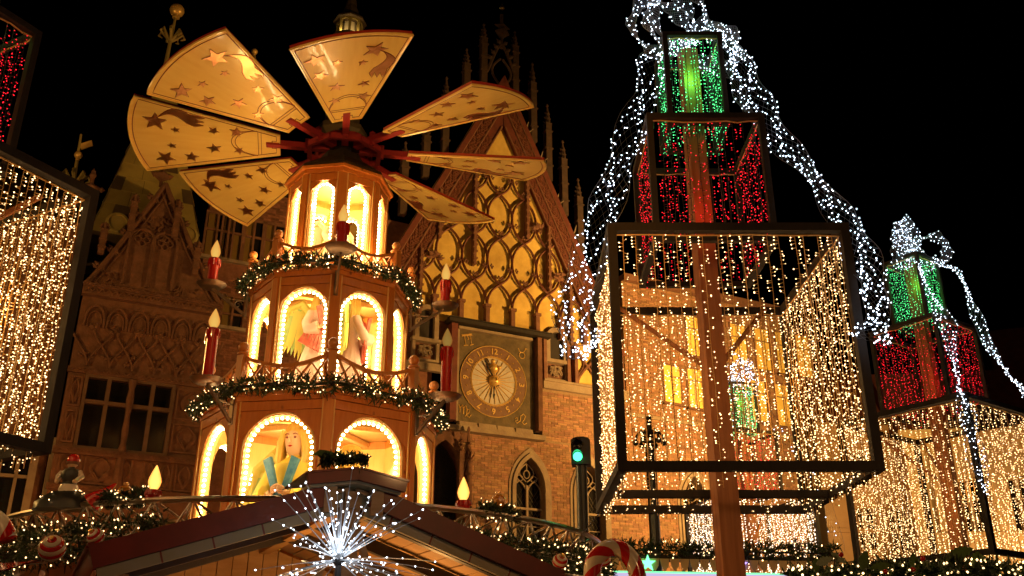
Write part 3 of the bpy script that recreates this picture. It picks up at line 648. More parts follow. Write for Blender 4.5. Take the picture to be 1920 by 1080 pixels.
# finials: gilt ball on the roof tip, weather vane and cross on the lower roofs, each a thing of its own
def F3(px, py, d=0.): u, z = F(px, py, d); return P0 + FU * u + FN * d + Z * z
def finial(name, label, base, ball, tip, d, ballr, crown=None, vane=False):
    b = F3(*base, d); root = thing(name, label, 'finial', b, FA)
    t0 = F3(*tip, d) - b; R = Matrix.Rotation(-FA, 4, 'Z'); t0 = R @ t0; bl = R @ (F3(*ball, d) - b)
    t = MB(); t.tube([(0, 0, -.6), t0 * .5, t0], [.07, .05, .03], 8); t.build('rod', m_slate, root)
    t = MB(); t.ball(bl, ballr, 16, 10); t.tube([bl + Vector((0, 0, -ballr - .06)), bl + Vector((0, 0, -ballr + .02))], ballr * .5, 10); t.build('ball', m_gilt, root, smooth=True)
    if crown:
        c = R @ (F3(*crown, d) - b); t = MB()
        for k in range(7):
            a = 2 * pi * k / 7; t.tube([c + Vector((0, 0, -.25)), c + Vector((.16 * cos(a), .16 * sin(a), -.1)), c + Vector((.34 * cos(a), .34 * sin(a), .12)), c + Vector((.42 * cos(a), .42 * sin(a), -.04)), c + Vector((.3 * cos(a), .3 * sin(a), -.12))], [.05, .05, .06, .04, .02], 5)
        t.build('leaf_crown', m_slate, root, smooth=True)
    if vane:
        t = MB(); t.prism([(0, t0.z - .35), (.32, t0.z - .12), (.38, t0.z - .3), (.1, t0.z - .52)], t0.y - .02, t0.y + .02, TR(t0.x, 0, 0)); t.build('vane', m_gilt, root)
    return root
finial('roof_finial', 'gilt ball finial with leaf crown on the carved bay roof tip', (312, 108), (332, 20), (333, 16), -1.7, .24, (322, 66))
finial('weather_vane', 'small gilt weather vane above the left curtain of lights', (138, 345), (147, 291), (152, 252), -1.5, .12, (141, 333), True)
finial('roof_finial', 'small gilt ball showing beside the upper left pyramid blade', (478, 135), (477, 97), (477, 92), -4., .12)
t = MB(); b = F3(166, 372, -.5); t.tube([(0, 0, -.5), (0, 0, .9)], .06, 6); t.octa((0, 0, .35), .16, (1, 0, 0), .42); t.octa((0, 0, .75), .1, (0, 0, 1), .25); t.octa((.3, 0, .35), .1); t.octa((-.3, 0, .35), .1)
o = t.build('stone_cross', m_carved); o.location = b; o.rotation_euler = (0, 0, FA); tag(o, 'dark stone cross finial right of the weather vane', 'finial')
# range further left, behind the curtain of lights
lw = thing('left_range', 'dark stone house front with pale pilaster at the lower left edge', 'building', P0, FA)
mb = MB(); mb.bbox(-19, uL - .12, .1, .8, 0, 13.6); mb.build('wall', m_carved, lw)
mb = MB(); mb.add([(-19, .1, 13.6), (uL - .4, .1, 13.6), (uL - .4, 4, 16.6), (-19, 4, 16.6)], [(0, 1, 2, 3)]); mb.build('roof', m_slate2, lw)
u = F(75, 890)[0]; z = F(75, 850)[1]
t = MB(); t.bbox(u - .28, u - .1, -.14, .1, 4, z + .35); t.build('pilaster', m_stone, lw); t = MB(); t.bbox(u + .12, u + .34, -.22, .1, 4, z + .4); t.build('pilaster', m_stone, lw)
t = MB(); u2 = F(28, 900)[0]; z0 = F(28, 945)[1]; z1 = F(28, 858)[1]
for x in (-.4, 0, .4): t.bbox(u2 + x - .04, u2 + x + .04, -.04, .1, z0 - 1.2, z1 + .3)
t.bbox(u2 - .44, u2 + .44, -.04, .1, z1 - .5, z1 - .42); t.bbox(u2 - .5, u2 + .5, -.08, .1, z1 + .3, z1 + .4)
w = t.build('window', m_stone, lw); t = MB(); t.bbox(u2 - .36, u2 + .36, .06, .09, z0 - 1.2, z1 + .3); t.build('pane', m_glass, w)
# ------------------------------------------------------------------ hall tower far behind the pyramid
tp = at(655, 58, 48); tw = thing('hall_tower', 'octagonal tower with lit lantern and dark spire rising behind the top blade', 'tower', (tp.x, tp.y, 0), .2); lz = tp.z
t = MB(); t.lathe([(3.2, 0), (3.2, 24)], 8); t.build('shaft', m_brickd, tw)
t = MB(); t.lathe([(3.5, 24), (3.4, 24.6), (3.1, 26), (2.3, 28.2), (1.4, 29.8), (1.1, 30.6), (1.5, 31), (1.5, 31.3)], 8); t.build('cupola', m_slate2, tw)
t = MB(); t.lathe([(1.0, 31.3), (1.0, lz - 1.0), (1.15, lz - .95), (1.15, lz - .75), (.6, lz - .74)], 8); t.build('drum', m_slate2, tw)
for k in range(8):
    a = k * pi / 4; t = MB(); t.box((.72 * cos(a), .72 * sin(a), lz - .1), (.16, .16, 1.3)); t.build('column', m_slate, tw)
t = MB(); t.lathe([(.42, lz - .7), (.42, lz + .45)], 8); t.build('lantern_lining', mat('lantern_plaster', (.75, .62, .4), .8), tw)
t = MB(); t.lathe([(.8, lz + .5), (1.02, lz + .52), (1.02, lz + .62), (.62, lz + 1.1), (.36, lz + 1.8), (.22, lz + 2.8), (.1, lz + 5.5), (.02, lz + 8)], 8); t.build('spire', m_slate2, tw)
for k in range(8):
    a = (k + .5) * pi / 4; t = MB(); t.prism([(-.24, lz + .2), (-.24, lz + .5), (.24, lz + .5), (.24, lz + .2), (.17, lz + .36), (0, lz + .42), (-.17, lz + .36)], -.04, .04, RZ(a + pi / 2) @ TR(0, -.74, 0)); t.build('lantern_arch', m_slate, tw)
for (dx, dy) in ((.55, -.75), (-.3, -.85)): lamp('lantern_lamp', 'POINT', (tp.x + dx, tp.y + dy, lz - .5), 11, (1., .72, .3), .05)
# ------------------------------------------------------------------ houses on the right
m_beige = mat('beige_render', (.42, .25, .12), .85, col2=(.33, .19, .09), scale=.8, bump=.15, bscale=6)
m_cream = mat('cream_render', (.66, .48, .24), .8, col2=(.55, .38, .18), scale=.9, bump=.15)
def house(name, label, loc, rz, w, h, m, wins, extra=None):
    r = thing(name, label, 'house', loc, rz); rows = sorted(set(round(b, 2) for (_, b, _, _) in wins))
    t = MB(); cur = 0.; t.bbox(0, w, .25, 6, 0, h)      # core behind the window recesses
    xs = sorted(set([0, w] + [round(v, 3) for (a, b, c, d) in wins for v in (a, a + c)])); zz = sorted(set([0, h] + [round(v, 3) for (a, b, c, d) in wins for v in (b, b + d)]))
    for i in range(len(xs) - 1):
        for j in range(len(zz) - 1):
            cx, cz = (xs[i] + xs[i + 1]) / 2, (zz[j] + zz[j + 1]) / 2
            if any(a < cx < a + c and b < cz < b + d for (a, b, c, d) in wins): continue
            t.bbox(xs[i], xs[i + 1], 0, .249, zz[j], zz[j + 1])
    t.build('wall', m, r)
    for (a, b, c, d) in wins:
        f = MB(); e = .09
        f.bbox(a - e, a, -.06, .05, b - e, b + d + e); f.bbox(a + c, a + c + e, -.06, .05, b - e, b + d + e); f.bbox(a, a + c, -.06, .05, b + d, b + d + e); f.bbox(a, a + c, -.1, .05, b - e, b)
        fo = f.build('window', m, r)
        f = MB(); f.bbox(a + c / 2 - .03, a + c / 2 + .03, .1, .16, b, b + d); f.bbox(a, a + c, .1, .15, b + d * .62, b + d * .62 + .06); f.bbox(a, a + .05, .1, .16, b, b + d); f.bbox(a + c - .05, a + c, .1, .16, b, b + d); f.build('sash', m_white, fo)
        for s in (0, 1):
            f = MB(); f.bbox(a + .05 + s * c / 2, a + c / 2 - .03 + s * c / 2, .17, .19, b, b + d); f.build('pane', m_glass, fo)
    for z in (h * .33, h * .62): 
        f = MB(); f.bbox(0, w, -.12, -.002, z, z + .18); f.build('string_course', m, r)
    f = MB(); f.bbox(-.1, w + .1, -.25, -.002, h - .7, h - .5); f.bbox(-.2, w + .2, -.45, -.002, h - .5, h - .22); f.bbox(-.3, w + .3, -.6, -.002, h - .22, h); f.build('cornice', m, r)
    f = MB(); f.add([(-.3, -.5, h + .01), (w + .3, -.5, h + .01), (w + .3, 6, h + .01), (-.3, 6, h + .01), (-.3, 2.75, h + 3.5), (w + .3, 2.75, h + 3.5)], [(0, 1, 5, 4), (2, 3, 4, 5), (1, 2, 5), (3, 0, 4)]); f.build('roof', m_terra, r)
    return r
house('townhouse', 'beige rendered house with plain windows right of the brick wing', (13.4, 41.5, 0), .16, 4.0, 12.2, m_beige, [(1.4, 6.9, .9, 1.7), (2.9, 6.9, .8, 1.7), (1.6, 3.6, .9, 1.5), (2.9, 3.6, .8, 1.5), (1.4, 9.6, .9, 1.4)])
hb = house('townhouse', 'cream corner house with pilasters and heavy cornice behind the right gift tower', (16.8, 40.5, 0), -.12, 6.5, 11.6, m_cream, [(1.9, 7.4, .9, 2.1), (3.9, 7.4, .9, 2.1), (1.9, 4.3, .9, 1.8), (3.9, 4.3, .9, 1.8)])
for x in (.9, 1.3, 3.1, 5.4):
    f = MB(); f.bbox(x, x + .38, -.2, -.003, 7.4, 10.7); f.bbox(x - .08, x + .46, -.28, -.003, 10.7, 10.88); f.build('pilaster', m_cream, hb)
house('townhouse', 'tall dark house closing the square behind the right tower', (23.8, 44, 0), -.35, 9, 15, m_beige, [(1.2, 9, 1.1, 2), (3.6, 9, 1.1, 2), (6, 9, 1.1, 2), (1.2, 5, 1.1, 2), (3.6, 5, 1.1, 2), (6, 5, 1.1, 2)])
# ------------------------------------------------------------------ dark lamp post in front of the brick wing
lp = at(1218, 820, 20); lr = thing('street_lamp', 'dark unlit lamp post with bracket head before the brick wing', 'street lamp', (lp.x, lp.y, 0))
t = MB(); t.tube([(0, 0, 0), (0, 0, .6), (0, 0, .62), (0, 0, lp.z)], [.16, .15, .12, .11], 8); t.build('post', m_black, lr)
t = MB()
for k in range(6):
    a = k * pi / 3; t.tube([(0, 0, lp.z), (.18 * cos(a), .18 * sin(a), lp.z + .14), (.27 * cos(a), .27 * sin(a), lp.z + .04), (.3 * cos(a), .3 * sin(a), lp.z - .06)], .03, 5); t.ball((.3 * cos(a), .3 * sin(a), lp.z - .12), .065, 8, 6)
t.tube([(0, 0, lp.z), (0, 0, lp.z + .45)], .06, 6); t.build('bracket_head', m_black, lr)
# ------------------------------------------------------------------ traffic light
tl = at(1090, 873, 13); tr = thing('traffic_light', 'black signal post showing a green light, before the brick wall', 'traffic light', (tl.x, tl.y, 0), -.12)
t = MB(); t.lathe([(.075, 0), (.075, tl.z)], 12); t.build('post', m_black, tr, smooth=True)
t = MB(); t.prism([(-.13, tl.z), (.13, tl.z), (.13, tl.z + .33), (.1, tl.z + .36), (.04, tl.z + .375), (-.04, tl.z + .375), (-.1, tl.z + .36), (-.13, tl.z + .33)], -.12, .12); hd = t.build('housing', m_black, tr)
for z, mm in ((.25, m_glass), (.1, glow('green_signal', (.05, 1., .32), 5.))):
    t = MB(); t.lathe([(.062, 0), (.058, .02), (.03, .035), (.001, .04)], 18, TR(-.04, -.121, tl.z + z) @ Matrix.Rotation(pi / 2, 4, 'X')); t.build('lens', mm, hd, smooth=True)
    t = MB(); vs = []; fs = []
    for k in range(13):
        a = pi * k / 12; L = .02 + .1 * sin(a)
        vs += [(-.04 - .078 * cos(a), -.121, tl.z + z + .078 * sin(a)), (-.04 - .078 * cos(a), -.121 - L, tl.z + z + .078 * sin(a)), (-.04 - .07 * cos(a), -.121 - L, tl.z + z + .07 * sin(a)), (-.04 - .07 * cos(a), -.121, tl.z + z + .07 * sin(a))]
    for k in range(12): fs += [(4 * k + i, 4 * k + (i + 1) % 4, 4 * k + 4 + (i + 1) % 4, 4 * k + 4 + i) for i in range(4)]
    t.add(vs, fs); t.build('visor', m_black, hd)
lamp('green_signal_lamp', 'POINT', tl + Vector((-.06, -.2, .1)), .5, (.05, 1, .35), .03)
# ================================================================== CHRISTMAS PYRAMID
PX, PY, PHI = -2.85, 14.0, radians(14.1)
pyr = thing('christmas_pyramid', 'tall wooden Christmas pyramid with star painted blades and lit arched tiers', 'pyramid', (PX, PY, 0), PHI)
C8 = cos(pi / 8)
def vtx(R, k, z): a = k * pi / 4; return Vector((R * sin(a), -R * cos(a), z))
def octring(R0, R1, z0, z1, mb=None):
    mb = mb or MB(); vs = []
    for k in range(8): vs += [vtx(R0, k, z0), vtx(R1, k, z0), vtx(R0, k, z1), vtx(R1, k, z1)]
    fs = []
    for k in range(8):
        a, b = 4 * k, 4 * ((k + 1) % 8); fs += [(a, b, b + 1, a + 1), (a + 2, a + 3, b + 3, b + 2), (a + 1, b + 1, b + 3, a + 3), (a, a + 2, b + 2, b)]
    return mb.add(vs, fs)
def tier(R, z0, z1, aw, az, zb, br):
    s = 2 * R * sin(pi / 8); y = -R * C8; zs = az - aw / 2
    pts = arch(0, aw, z0, zs)
    m1 = plate(MB(), -s / 2 + .05, s / 2 - .05, z0, z1, pts, y, y + .05).mesh('arch_panel', m_pine)
    m1b = plate(MB(), -s / 2 + .03, s / 2 - .03, z0, z1, arch(0, aw - .004, z0, zs), y + .051, y + .14).mesh('arch_lining', m_pine_light)
    t = MB(); t.bbox(-s / 2 + .06, s / 2 - .06, y - .035, y - .002, z1 - .13, z1 - .01)
    m2 = t.mesh('top_rail', m_pine)
    t = MB(); h = s / 2 - .075
    for e in (-1, 1): t.prism([(e * h, z1 - .14), (e * h, z1 - .14 - h * .9), (e * (h - .035), z1 - .14 - h * .62), (e * h * .3, z1 - .17), (e * h * .12, z1 - .14)], y - .022, y - .003)
    m3 = t.mesh('spandrel_trim', m_pine)
    t = MB(); q = arch(0, aw + .05, z0, zs, 'round'); t.tube([(a, y - .004, b) for a, b in q], .016, 6); m4 = t.mesh('arch_trim', m_pine_light, True)
    t = MB(); q = arch(0, aw - .075, zb, zs, 'round', (aw - .075) / 2, 60); sp = br * 3.7; acc = 0; last = q[0]
    seg = []
    for i in range(len(q) - 1):
        a, b = Vector((q[i][0], 0, q[i][1])), Vector((q[i + 1][0], 0, q[i + 1][1])); L = (b - a).length
        while acc < L: seg.append(a + (b - a) * (acc / L)); acc += sp
        acc -= L
    for p in seg: t.lathe([(br * .5, -br * 1.1), (br, -br * .4), (br, br * .4), (br * .5, br * 1.05), (.001, br * 1.25)], 6, TR(p.x, y + .055, p.z) @ Matrix.Rotation(pi / 2, 4, 'X'))
    m5 = t.mesh('arch_bulbs', g_arch)
    for k in range(8):
        M = RZ((k + .5) * pi / 4)
        p = ob('arch_panel', m1, pyr, M); ob('arch_lining', m1b, p); ob('top_rail', m2, p); ob('spandrel_trim', m3, p); ob('arch_trim', m4, p); stuff(ob('arch_bulbs', m5, p))
    t = MB(); t.bbox(-.07, .07, -R - .012, -R + .10, z0, z1); t.bbox(-.05, .05, -R - .03, -R - .012, z0, z1); m6 = t.mesh('corner_post', m_pine)
    t = MB()
    for e in (-1, 1): t.tube([(e * .075, -R - .002, z0), (e * .075, -R - .002, z1)], .013, 6)
    m7 = t.mesh('corner_bead', m_pine_light, True)
    for k in range(8):
        p = ob('corner_post', m6, pyr, RZ(k * pi / 4)); ob('corner_bead', m7, p)
def deck(R, z0, z1, m=None):
    t = MB(); vs = [vtx(R, k, z0) for k in range(8)] + [vtx(R, k, z1) for k in range(8)]
    t.add(vs, [tuple(range(8)), tuple(range(15, 7, -1))] + [(k, 8 + k, 8 + (k + 1) % 8, (k + 1) % 8) for k in range(8)]); return t.build('deck', m or m_pine_light, pyr)
tier(1.69, 2.2, 5.12, .96, 4.93, 2.4, .020)
tier(1.19, 5.42, 7.13, .70, 6.94, 5.5, .019)
tier(.78, 7.42, 9.06, .36, 8.94, 7.5, .017)
for (R, z) in ((1.74, 5.12), (1.25, 7.13), (.84, 9.06)):
    octring(R - .2, R, z + .002, z + .07).build('cornice', m_pine, pyr); octring(R - .2, R + .045, z + .072, z + .12).build('cornice', m_pine, pyr)
deck(1.70, 5.245, 5.30); deck(1.22, 7.255, 7.30); deck(1.60, 2.22, 2.28); deck(.80, 9.182, 9.2)
# inner ceilings' cross beams
for (z, R) in ((5.16, 1.5), (7.16, 1.05)):
    for k in range(4):
        t = MB(); t.beam((0, -R, z + .04), (0, R, z + .04), .09, .08); t.build('ceiling_beam', m_pine_light, pyr, RZ(k * pi / 4 + .2 ) @ TR(0, 0, -.004 * k))
def railing(R, z0, zb, br, hr):
    t = MB(); t.box((0, -R, (z0 + zb - .12) / 2), (.11, .11, zb - .12 - z0)); t.lathe([(.055, zb - .12), (.085, zb - .11), (.085, zb - .09), (.05, zb - .07)], 12, TR(0, -R, 0)); mp = t.mesh('rail_post', m_rail)
    t = MB(); t.ball((0, -R, zb), br, 14, 10); mball = t.mesh('ball', m_rail, 'all')
    s = 2 * R * sin(pi / 8) - .12; y = -R * C8; hi = zb - .16; lo = zb - .16 - hr
    f = lambda x: lo + (hi - lo) * (2 * abs(x) / s) ** 1.7
    t = MB(); n = 12; t.prism([(-s / 2 + s * k / n, f(-s / 2 + s * k / n) + .025) for k in range(n + 1)] + [(s / 2 - s * k / n, f(s / 2 - s * k / n) - .025) for k in range(n + 1)], y - .025, y + .025); mr = t.mesh('hand_rail', m_rail)
    t = MB(); t.bbox(-s / 2, s / 2, y - .02, y + .02, z0 + .02, z0 + .06); mlow = t.mesh('bottom_rail', m_rail)
    sl = []; m = 5
    for k in range(m):
        for dr in (-1, 1):
            x0 = -s / 2 + s * k / m; x1 = x0 + s / m
            a, b = (x0, x1) if dr > 0 else (x1, x0)
            t = MB(); t.beam((a, y + .012 * dr, z0 + .05), (b, y + .012 * dr, f(b) - .01), .022, .035, (0, 1, 0)); sl.append(t.mesh('lattice_slat', m_rail))
    for k in range(8):
        p = ob('rail_post', mp, pyr, RZ(k * pi / 4)); ob('ball', mball, p)
        r = ob('hand_rail', mr, pyr, RZ((k + .5) * pi / 4)); ob('bottom_rail', mlow, r)
        for q in sl: ob('lattice_slat', q, r)
railing(1.68, 5.30, 5.91, .078, .14); railing(1.25, 7.30, 7.83, .066, .12)
# roof, hub and rotor
t = MB(); t.lathe([(.87, 9.2), (.86, 9.24), (.55, 9.48), (.36, 9.62), (.34, 9.74), (.16, 9.76)], 8, RZ(pi / 2)); t.build('roof', m_timber, pyr)
t = MB(); t.lathe([(.14, 9.7), (.14, 9.95), (.3, 9.96), (.3, 10.0), (.1, 10.02), (.1, 10.3)], 16); t.build('hub', m_iron, pyr, smooth=True)
ROT = Matrix.Rotation(-PHI, 4, 'Z') @ TR(.03, 0, 9.913) @ Matrix.Rotation(radians(2.3), 4, 'X')
m_redbeam = mat('rotor_paint_lit', (.36, .035, .04), .4, coat=.3)  # red paint; its brightened base stands in for purplish light on the rotor
A0 = .192
t = MB()
for k in range(8):
    a, b = vtx(.62, k + .5, -.06), vtx(.62, k + 1.5, -.06); t.beam(a, b, .07, .1)
t.build('rotor_ring', m_redbeam, pyr, ROT @ RZ(A0))
t = MB(); 
for k in range(8): a, b = vtx(.42, k + .5, .1), vtx(.42, k + 1.5, .1); t.beam(a, b, .06, .08)
t.build('rotor_ring', m_redbeam, pyr, ROT @ RZ(A0))
tm = MB(); tm.beam((0, -.25, 0), (0, -1.28, 0), .11, .1); tm.beam((0, -.62, -.1), (0, -.62, .14), .07, .07); arm = tm.mesh('rotor_arm', m_redbeam)
R0, R1, W0, W1, BE, GA = 1.061, 3.257, .23, .846, .269, -.02
def bw(r): return W0 + (W1 - W0) * (r - R0) / (R1 - R0)
def bp(r, s): return (s * bw(min(r, R1)), -r)                    # blade plane (x across, y outwards)
nar = 14
outer = [(W1 * (1 - 2 * k / nar), -(R1 + .17 * (1 - (1 - 2 * k / nar) ** 2))) for k in range(nar + 1)]
poly = [(-W0, -R0), (W0, -R0)] + outer
def slab(poly, z0, z1, mb=None, m=0, mtop=None, ms=None):
    mb = mb or MB(); n = len(poly); ar = sum(poly[i][0] * poly[(i + 1) % n][1] - poly[(i + 1) % n][0] * poly[i][1] for i in range(n))
    if ar < 0: poly = poly[::-1]
    b = len(mb.v); mb.v += [(x, y, z0) for x, y in poly] + [(x, y, z1) for x, y in poly]
    mb.f.append(tuple(b + i for i in range(n))[::-1]); mb.m.append(m)
    mb.f.append(tuple(b + n + i for i in range(n))); mb.m.append(m if mtop is None else mtop)
    for i in range(n): j = (i + 1) % n; mb.f.append((b + i, b + j, b + n + j, b + n + i)); mb.m.append(m if ms is None else ms)
    return mb
bl = slab(poly, 0, .06, None, 0, 1, 1); blm = bl.mesh('blade', [m_gold, m_edge])
def inset(e):
    o = [(x * (1 - e / W1), y + e) for x, y in outer]; f = lambda r: bw(r) - e
    return [(-f(R0 + e), -(R0 + e)), (-f(R0 + e) * .45, -(R0 + e)), (-f(R0 + e) * .45, -(R0 + e + .07)), (f(R0 + e) * .45, -(R0 + e + .07)), (f(R0 + e) * .45, -(R0 + e)), (f(R0 + e), -(R0 + e))] + o
t = MB(); t.tube([(x, y, -.0015) for x, y in inset(.055)], .0075, 4, closed=True)
for rr_ in (1.36, 1.41): t.tube([(bw(rr_) * .84 * s, -rr_, -.0015) for s in (-1, 1)], .006, 4)
for rr_ in (1.78, 1.84):
    t.tube([(bw(1.5) * .8 * cos(a) * (rr_ / 1.78), -(1.42 + (rr_ - 1.42) * sin(a)), -.0015) for a in [pi * k / 14 for k in range(15)]], .006, 4)
bline = t.mesh('painted_border', m_line)
t = MB(); tk = [(x, y, -.001) for x, y in poly]; t.tube(tk, .02, 5, closed=True); bedge = t.mesh('edge_moulding', m_gold)
def star(r, rot=0, k=.42): return [((r if i % 2 == 0 else r * k) * sin(rot + pi * i / 5), (r if i % 2 == 0 else r * k) * cos(rot + pi * i / 5)) for i in range(10)]
def starmesh(rot, k=.42):
    t = slab(star(1, rot, k), -.05, .02); t = slab(star(1.07, rot, k), -.02, .02, t, 1); return t.mesh('star', [m_foil, m_line])
sm = [starmesh(.2), starmesh(.5, .38), starmesh(-.25, .4)]
STARS = [(3.0, .44, .19), (2.7, .25, .07), (2.11, .42, .09), (1.75, .55, .11), (2.79, -.28, .075), (2.92, -.67, .16), (2.5, -.69, .12), (2.12, -.37, .12), (1.72, -.5, .09)]
tl_ = MB(); cm = []
for k in range(11):
    a = k / 10; r = 2.98 - .62 * a; s = .52 + .38 * sin(pi * min(1, a * 1.25) * .75) - .10 * a; wd = .02 + .11 * a; cm.append((r, s, wd))
up = [(bp(r, s)[0] + wd * .9, bp(r, s)[1] + .02) for r, s, wd in cm]; dn = [(bp(r, s)[0] - wd, bp(r, s)[1] - .03) for r, s, wd in cm]
e0, e1 = Vector((*up[-1], 0)), Vector((*dn[-1], 0)); tail = []
for k in range(1, 6): p = e0.lerp(e1, k / 6); tail.append((p.x, p.y + (.12 if k % 2 else -.02)))
cpoly = up + tail + dn[::-1]
slab(cpoly, -.004, .002, tl_); cmesh = tl_.mesh('comet_tail', [m_foil])
t = MB(); t.tube([(x, y, -.002) for x, y in cpoly], .007, 4, closed=True); cline = t.mesh('comet_outline', m_line)
rs = random.Random(4)
for k in range(-3, 5):
    M = ROT @ RZ(A0 + k * pi / 4)
    ob('rotor_arm', arm, pyr, M)
    B = ob('blade', blm, pyr, M @ Matrix.Rotation(-BE, 4, Vector((0, 1, 0))) @ Matrix.Rotation(-GA, 4, 'X'))
    ob('painted_border', bline, B); ob('edge_moulding', bedge, B); ob('comet_tail', cmesh, B); ob('comet_outline', cline, B)
    for i, (r, s, sz) in enumerate(STARS):
        x, y = bp(r, s); tilt = Matrix.Rotation(rs.uniform(-.05, .05), 4, 'X') @ Matrix.Rotation(rs.uniform(-.05, .05), 4, 'Y')
        ob('star', sm[i % 3], B, TR(x, y, -.004) @ tilt @ Matrix.Diagonal((sz, sz, .12, 1)))
# candle brackets
def bracket(R, k, ztray, ztop, ztip, Rw, zw, plain=False):
    M = RZ(k * pi / 4); h = ztop - ztray
    t = MB(); t.lathe([(.10, ztray - .045), (.17, ztray - .03), (.215, ztray + .012), (.225, ztray + .02), (.215, ztray + .022), (.15, ztray - .005), (.001, ztray - .01)], 24, TR(0, -R, 0)); tr_ = t.build('candle_bracket', m_tray, pyr, M, True)
    t = MB(); t.beam((0, -Rw - .03, zw - .22), (0, -Rw - .03, zw + .16), .06, .03, (0, 1, 0)); t.beam((0, -Rw - .04, zw - .18), (0, -R + .02, ztray - .05), .035, .045)
    if not plain: t.tube([(0, -Rw - .05, zw + .05), (0, -R + .25, zw + .06)], .012, 5)
    t.build('arm', m_tray, tr_)
    if not plain:
        t = MB()
        for (cy, cz, r0) in ((-Rw - .16, zw - .02, .07), (-R + .2, zw + .10, .05)):
            t.tube([(0, cy + (r0 * (1 - j / 15)) * cos(j * .65), cz + (r0 * (1 - j / 15)) * sin(j * .65)) for j in range(14)], .009, 5)
        t.build('scroll', m_tray, tr_, smooth=True)
    t = MB(); rr = random.Random(k * 7 + int(R * 10))
    prof = [(.077, ztray), (.077, ztop - .1), (.085, ztop - .06), (.088, ztop - .02), (.055, ztop)]
    t.lathe(prof, 14, TR(0, -R, 0))
    for j in range(7):
        a = j * .9 + rr.uniform(-.2, .2); L = rr.uniform(.05, .16); t.tube([(.083 * cos(a), -R + .083 * sin(a), ztop - .03), (.087 * cos(a), -R + .087 * sin(a), ztop - .06 - L * .6), (.081 * cos(a), -R + .081 * sin(a), ztop - .07 - L)], [.014, .016, .012], 5)
    t.build('candle', m_candle, tr_, smooth=True)
    hb = ztip - ztop; t = MB(); t.lathe([(.04, ztop), (.068, ztop + hb * .18), (.076, ztop + hb * .32), (.066, ztop + hb * .5), (.04, ztop + hb * .74), (.012, ztop + hb * .94), (.001, ztip)], 14, TR(0, -R, 0)); t.build('flame_bulb', g_flame[(abs(k) + (1 if R > 2 else 0)) % 2] if not (k == 1 and R > 2) else g_flame[2], tr_, smooth=True)
def flame(name, s):
    M = glow(name, (1., .50, .08), s, 'FRONT'); N = M.node_tree.nodes; L = M.node_tree.links; e = [n for n in N if n.type == 'EMISSION'][0]
    lw = N.new('ShaderNodeLayerWeight'); lw.inputs[0].default_value = .35; mx = N.new('ShaderNodeMix'); mx.data_type = 'RGBA'; mx.inputs[6].default_value = (1., .58, .12, 1); mx.inputs[7].default_value = (.8, .17, .01, 1); L.new(lw.outputs['Facing'], mx.inputs[0]); L.new(mx.outputs[2], e.inputs[0]); return M
g_flame = [flame('flame_glass', .85), flame('flame_glass_bright', 1.4), flame('flame_glass_dim', .3)]
bracket(2.25, -1, 5.285, 6.02, 6.30, 1.74, 5.02); bracket(2.25, 1, 5.285, 6.02, 6.30, 1.74, 5.02)
bracket(1.82, -2, 7.26, 7.72, 8.03, 1.24, 7.0); bracket(1.82, 2, 7.26, 7.72, 8.03, 1.24, 7.0); bracket(1.82, 0, 7.26, 7.68, 7.97, 1.24, 7.0, True)
# inner lamps of the three tiers
for z, e in ((4.9, 110), (6.9, 85), (8.9, 48)): lamp('tier_lamp', 'POINT', (PX, PY, z), e, (1., .64, .20), .06).data.specular_factor = .03
for k in range(4):
    p = RZ(PHI) @ vtx(1.02, k * 2 + .5, 7.42); lamp('blade_fill', 'POINT', (PX + p.x, PY + p.y, p.z), 52, (1., .64, .2), .2).data.specular_factor = .03  # unseen lamps added on the deck to brighten the blade undersides
# fir garlands with fairy lights
def garland(name, label, path, r, n, nb, br=.011, L=.085, group=None, closed=False, bm=None, seed=1, wid=.011):
    rr = random.Random(seed); pts = [Vector(p) for p in path]; cum = [0]
    for i in range(len(pts) - 1): cum.append(cum[-1] + (pts[i + 1] - pts[i]).length)
    T = cum[-1]; c = pts[0].copy()
    def smp():
        s = rr.uniform(0, T); i = max(j for j in range(len(pts) - 1) if cum[j] <= s); f = (s - cum[i]) / max(1e-6, cum[i + 1] - cum[i]); return pts[i].lerp(pts[i + 1], f) - c, (pts[i + 1] - pts[i]).normalized()
    root = thing(name, label, 'garland', c, 0, group)
    t = MB(); g_ = [rr.uniform(.75, 1.2) for _ in range(40)]
    for k in range(n // 5):
        p, d = smp(); o = d.orthogonal().normalized(); a = rr.uniform(0, 2 * pi); o = Quaternion(d, a) @ o
        dirn = (o + d * rr.uniform(-.5, .5) + Vector((0, 0, -.1))).normalized(); f = g_[int((p.x * 3 + p.z) * 5) % 40]
        b = p + o * rr.uniform(.1, .5) * r; e = p + dirn * r * f * rr.uniform(.7, 1.15)
        for j in range(5):
            q = b.lerp(e, (j + .5) / 5); nd = (dirn * .7 + Vector((rr.gauss(0, 1), rr.gauss(0, 1), rr.gauss(0, 1))) * .6).normalized(); w = nd.orthogonal().normalized() * wid
            w = Quaternion(nd, rr.uniform(0, 6)) @ w; l = L * rr.uniform(.6, 1.1)
            t.add([q - w, q + w, q + nd * l + w * .3, q + nd * l - w * .3], [(0, 1, 2, 3)])
    stuff(t.build('fir_needles', m_fir, root))
    t = MB()
    for k in range(nb):
        p, d = smp(); o = Quaternion(d, rr.uniform(0, 2 * pi)) @ d.orthogonal().normalized(); q = p + o * r * rr.uniform(.75, 1.08)
        t.octa(q, br, o, br * 1.4)
    stuff(t.build('fairy_bulbs', bm or g_fairy, root)); 
    t = MB(); q = [p - c for p in pts]; t.tube(q, .02, 5); t.build('stem', m_wired, root)
    return root
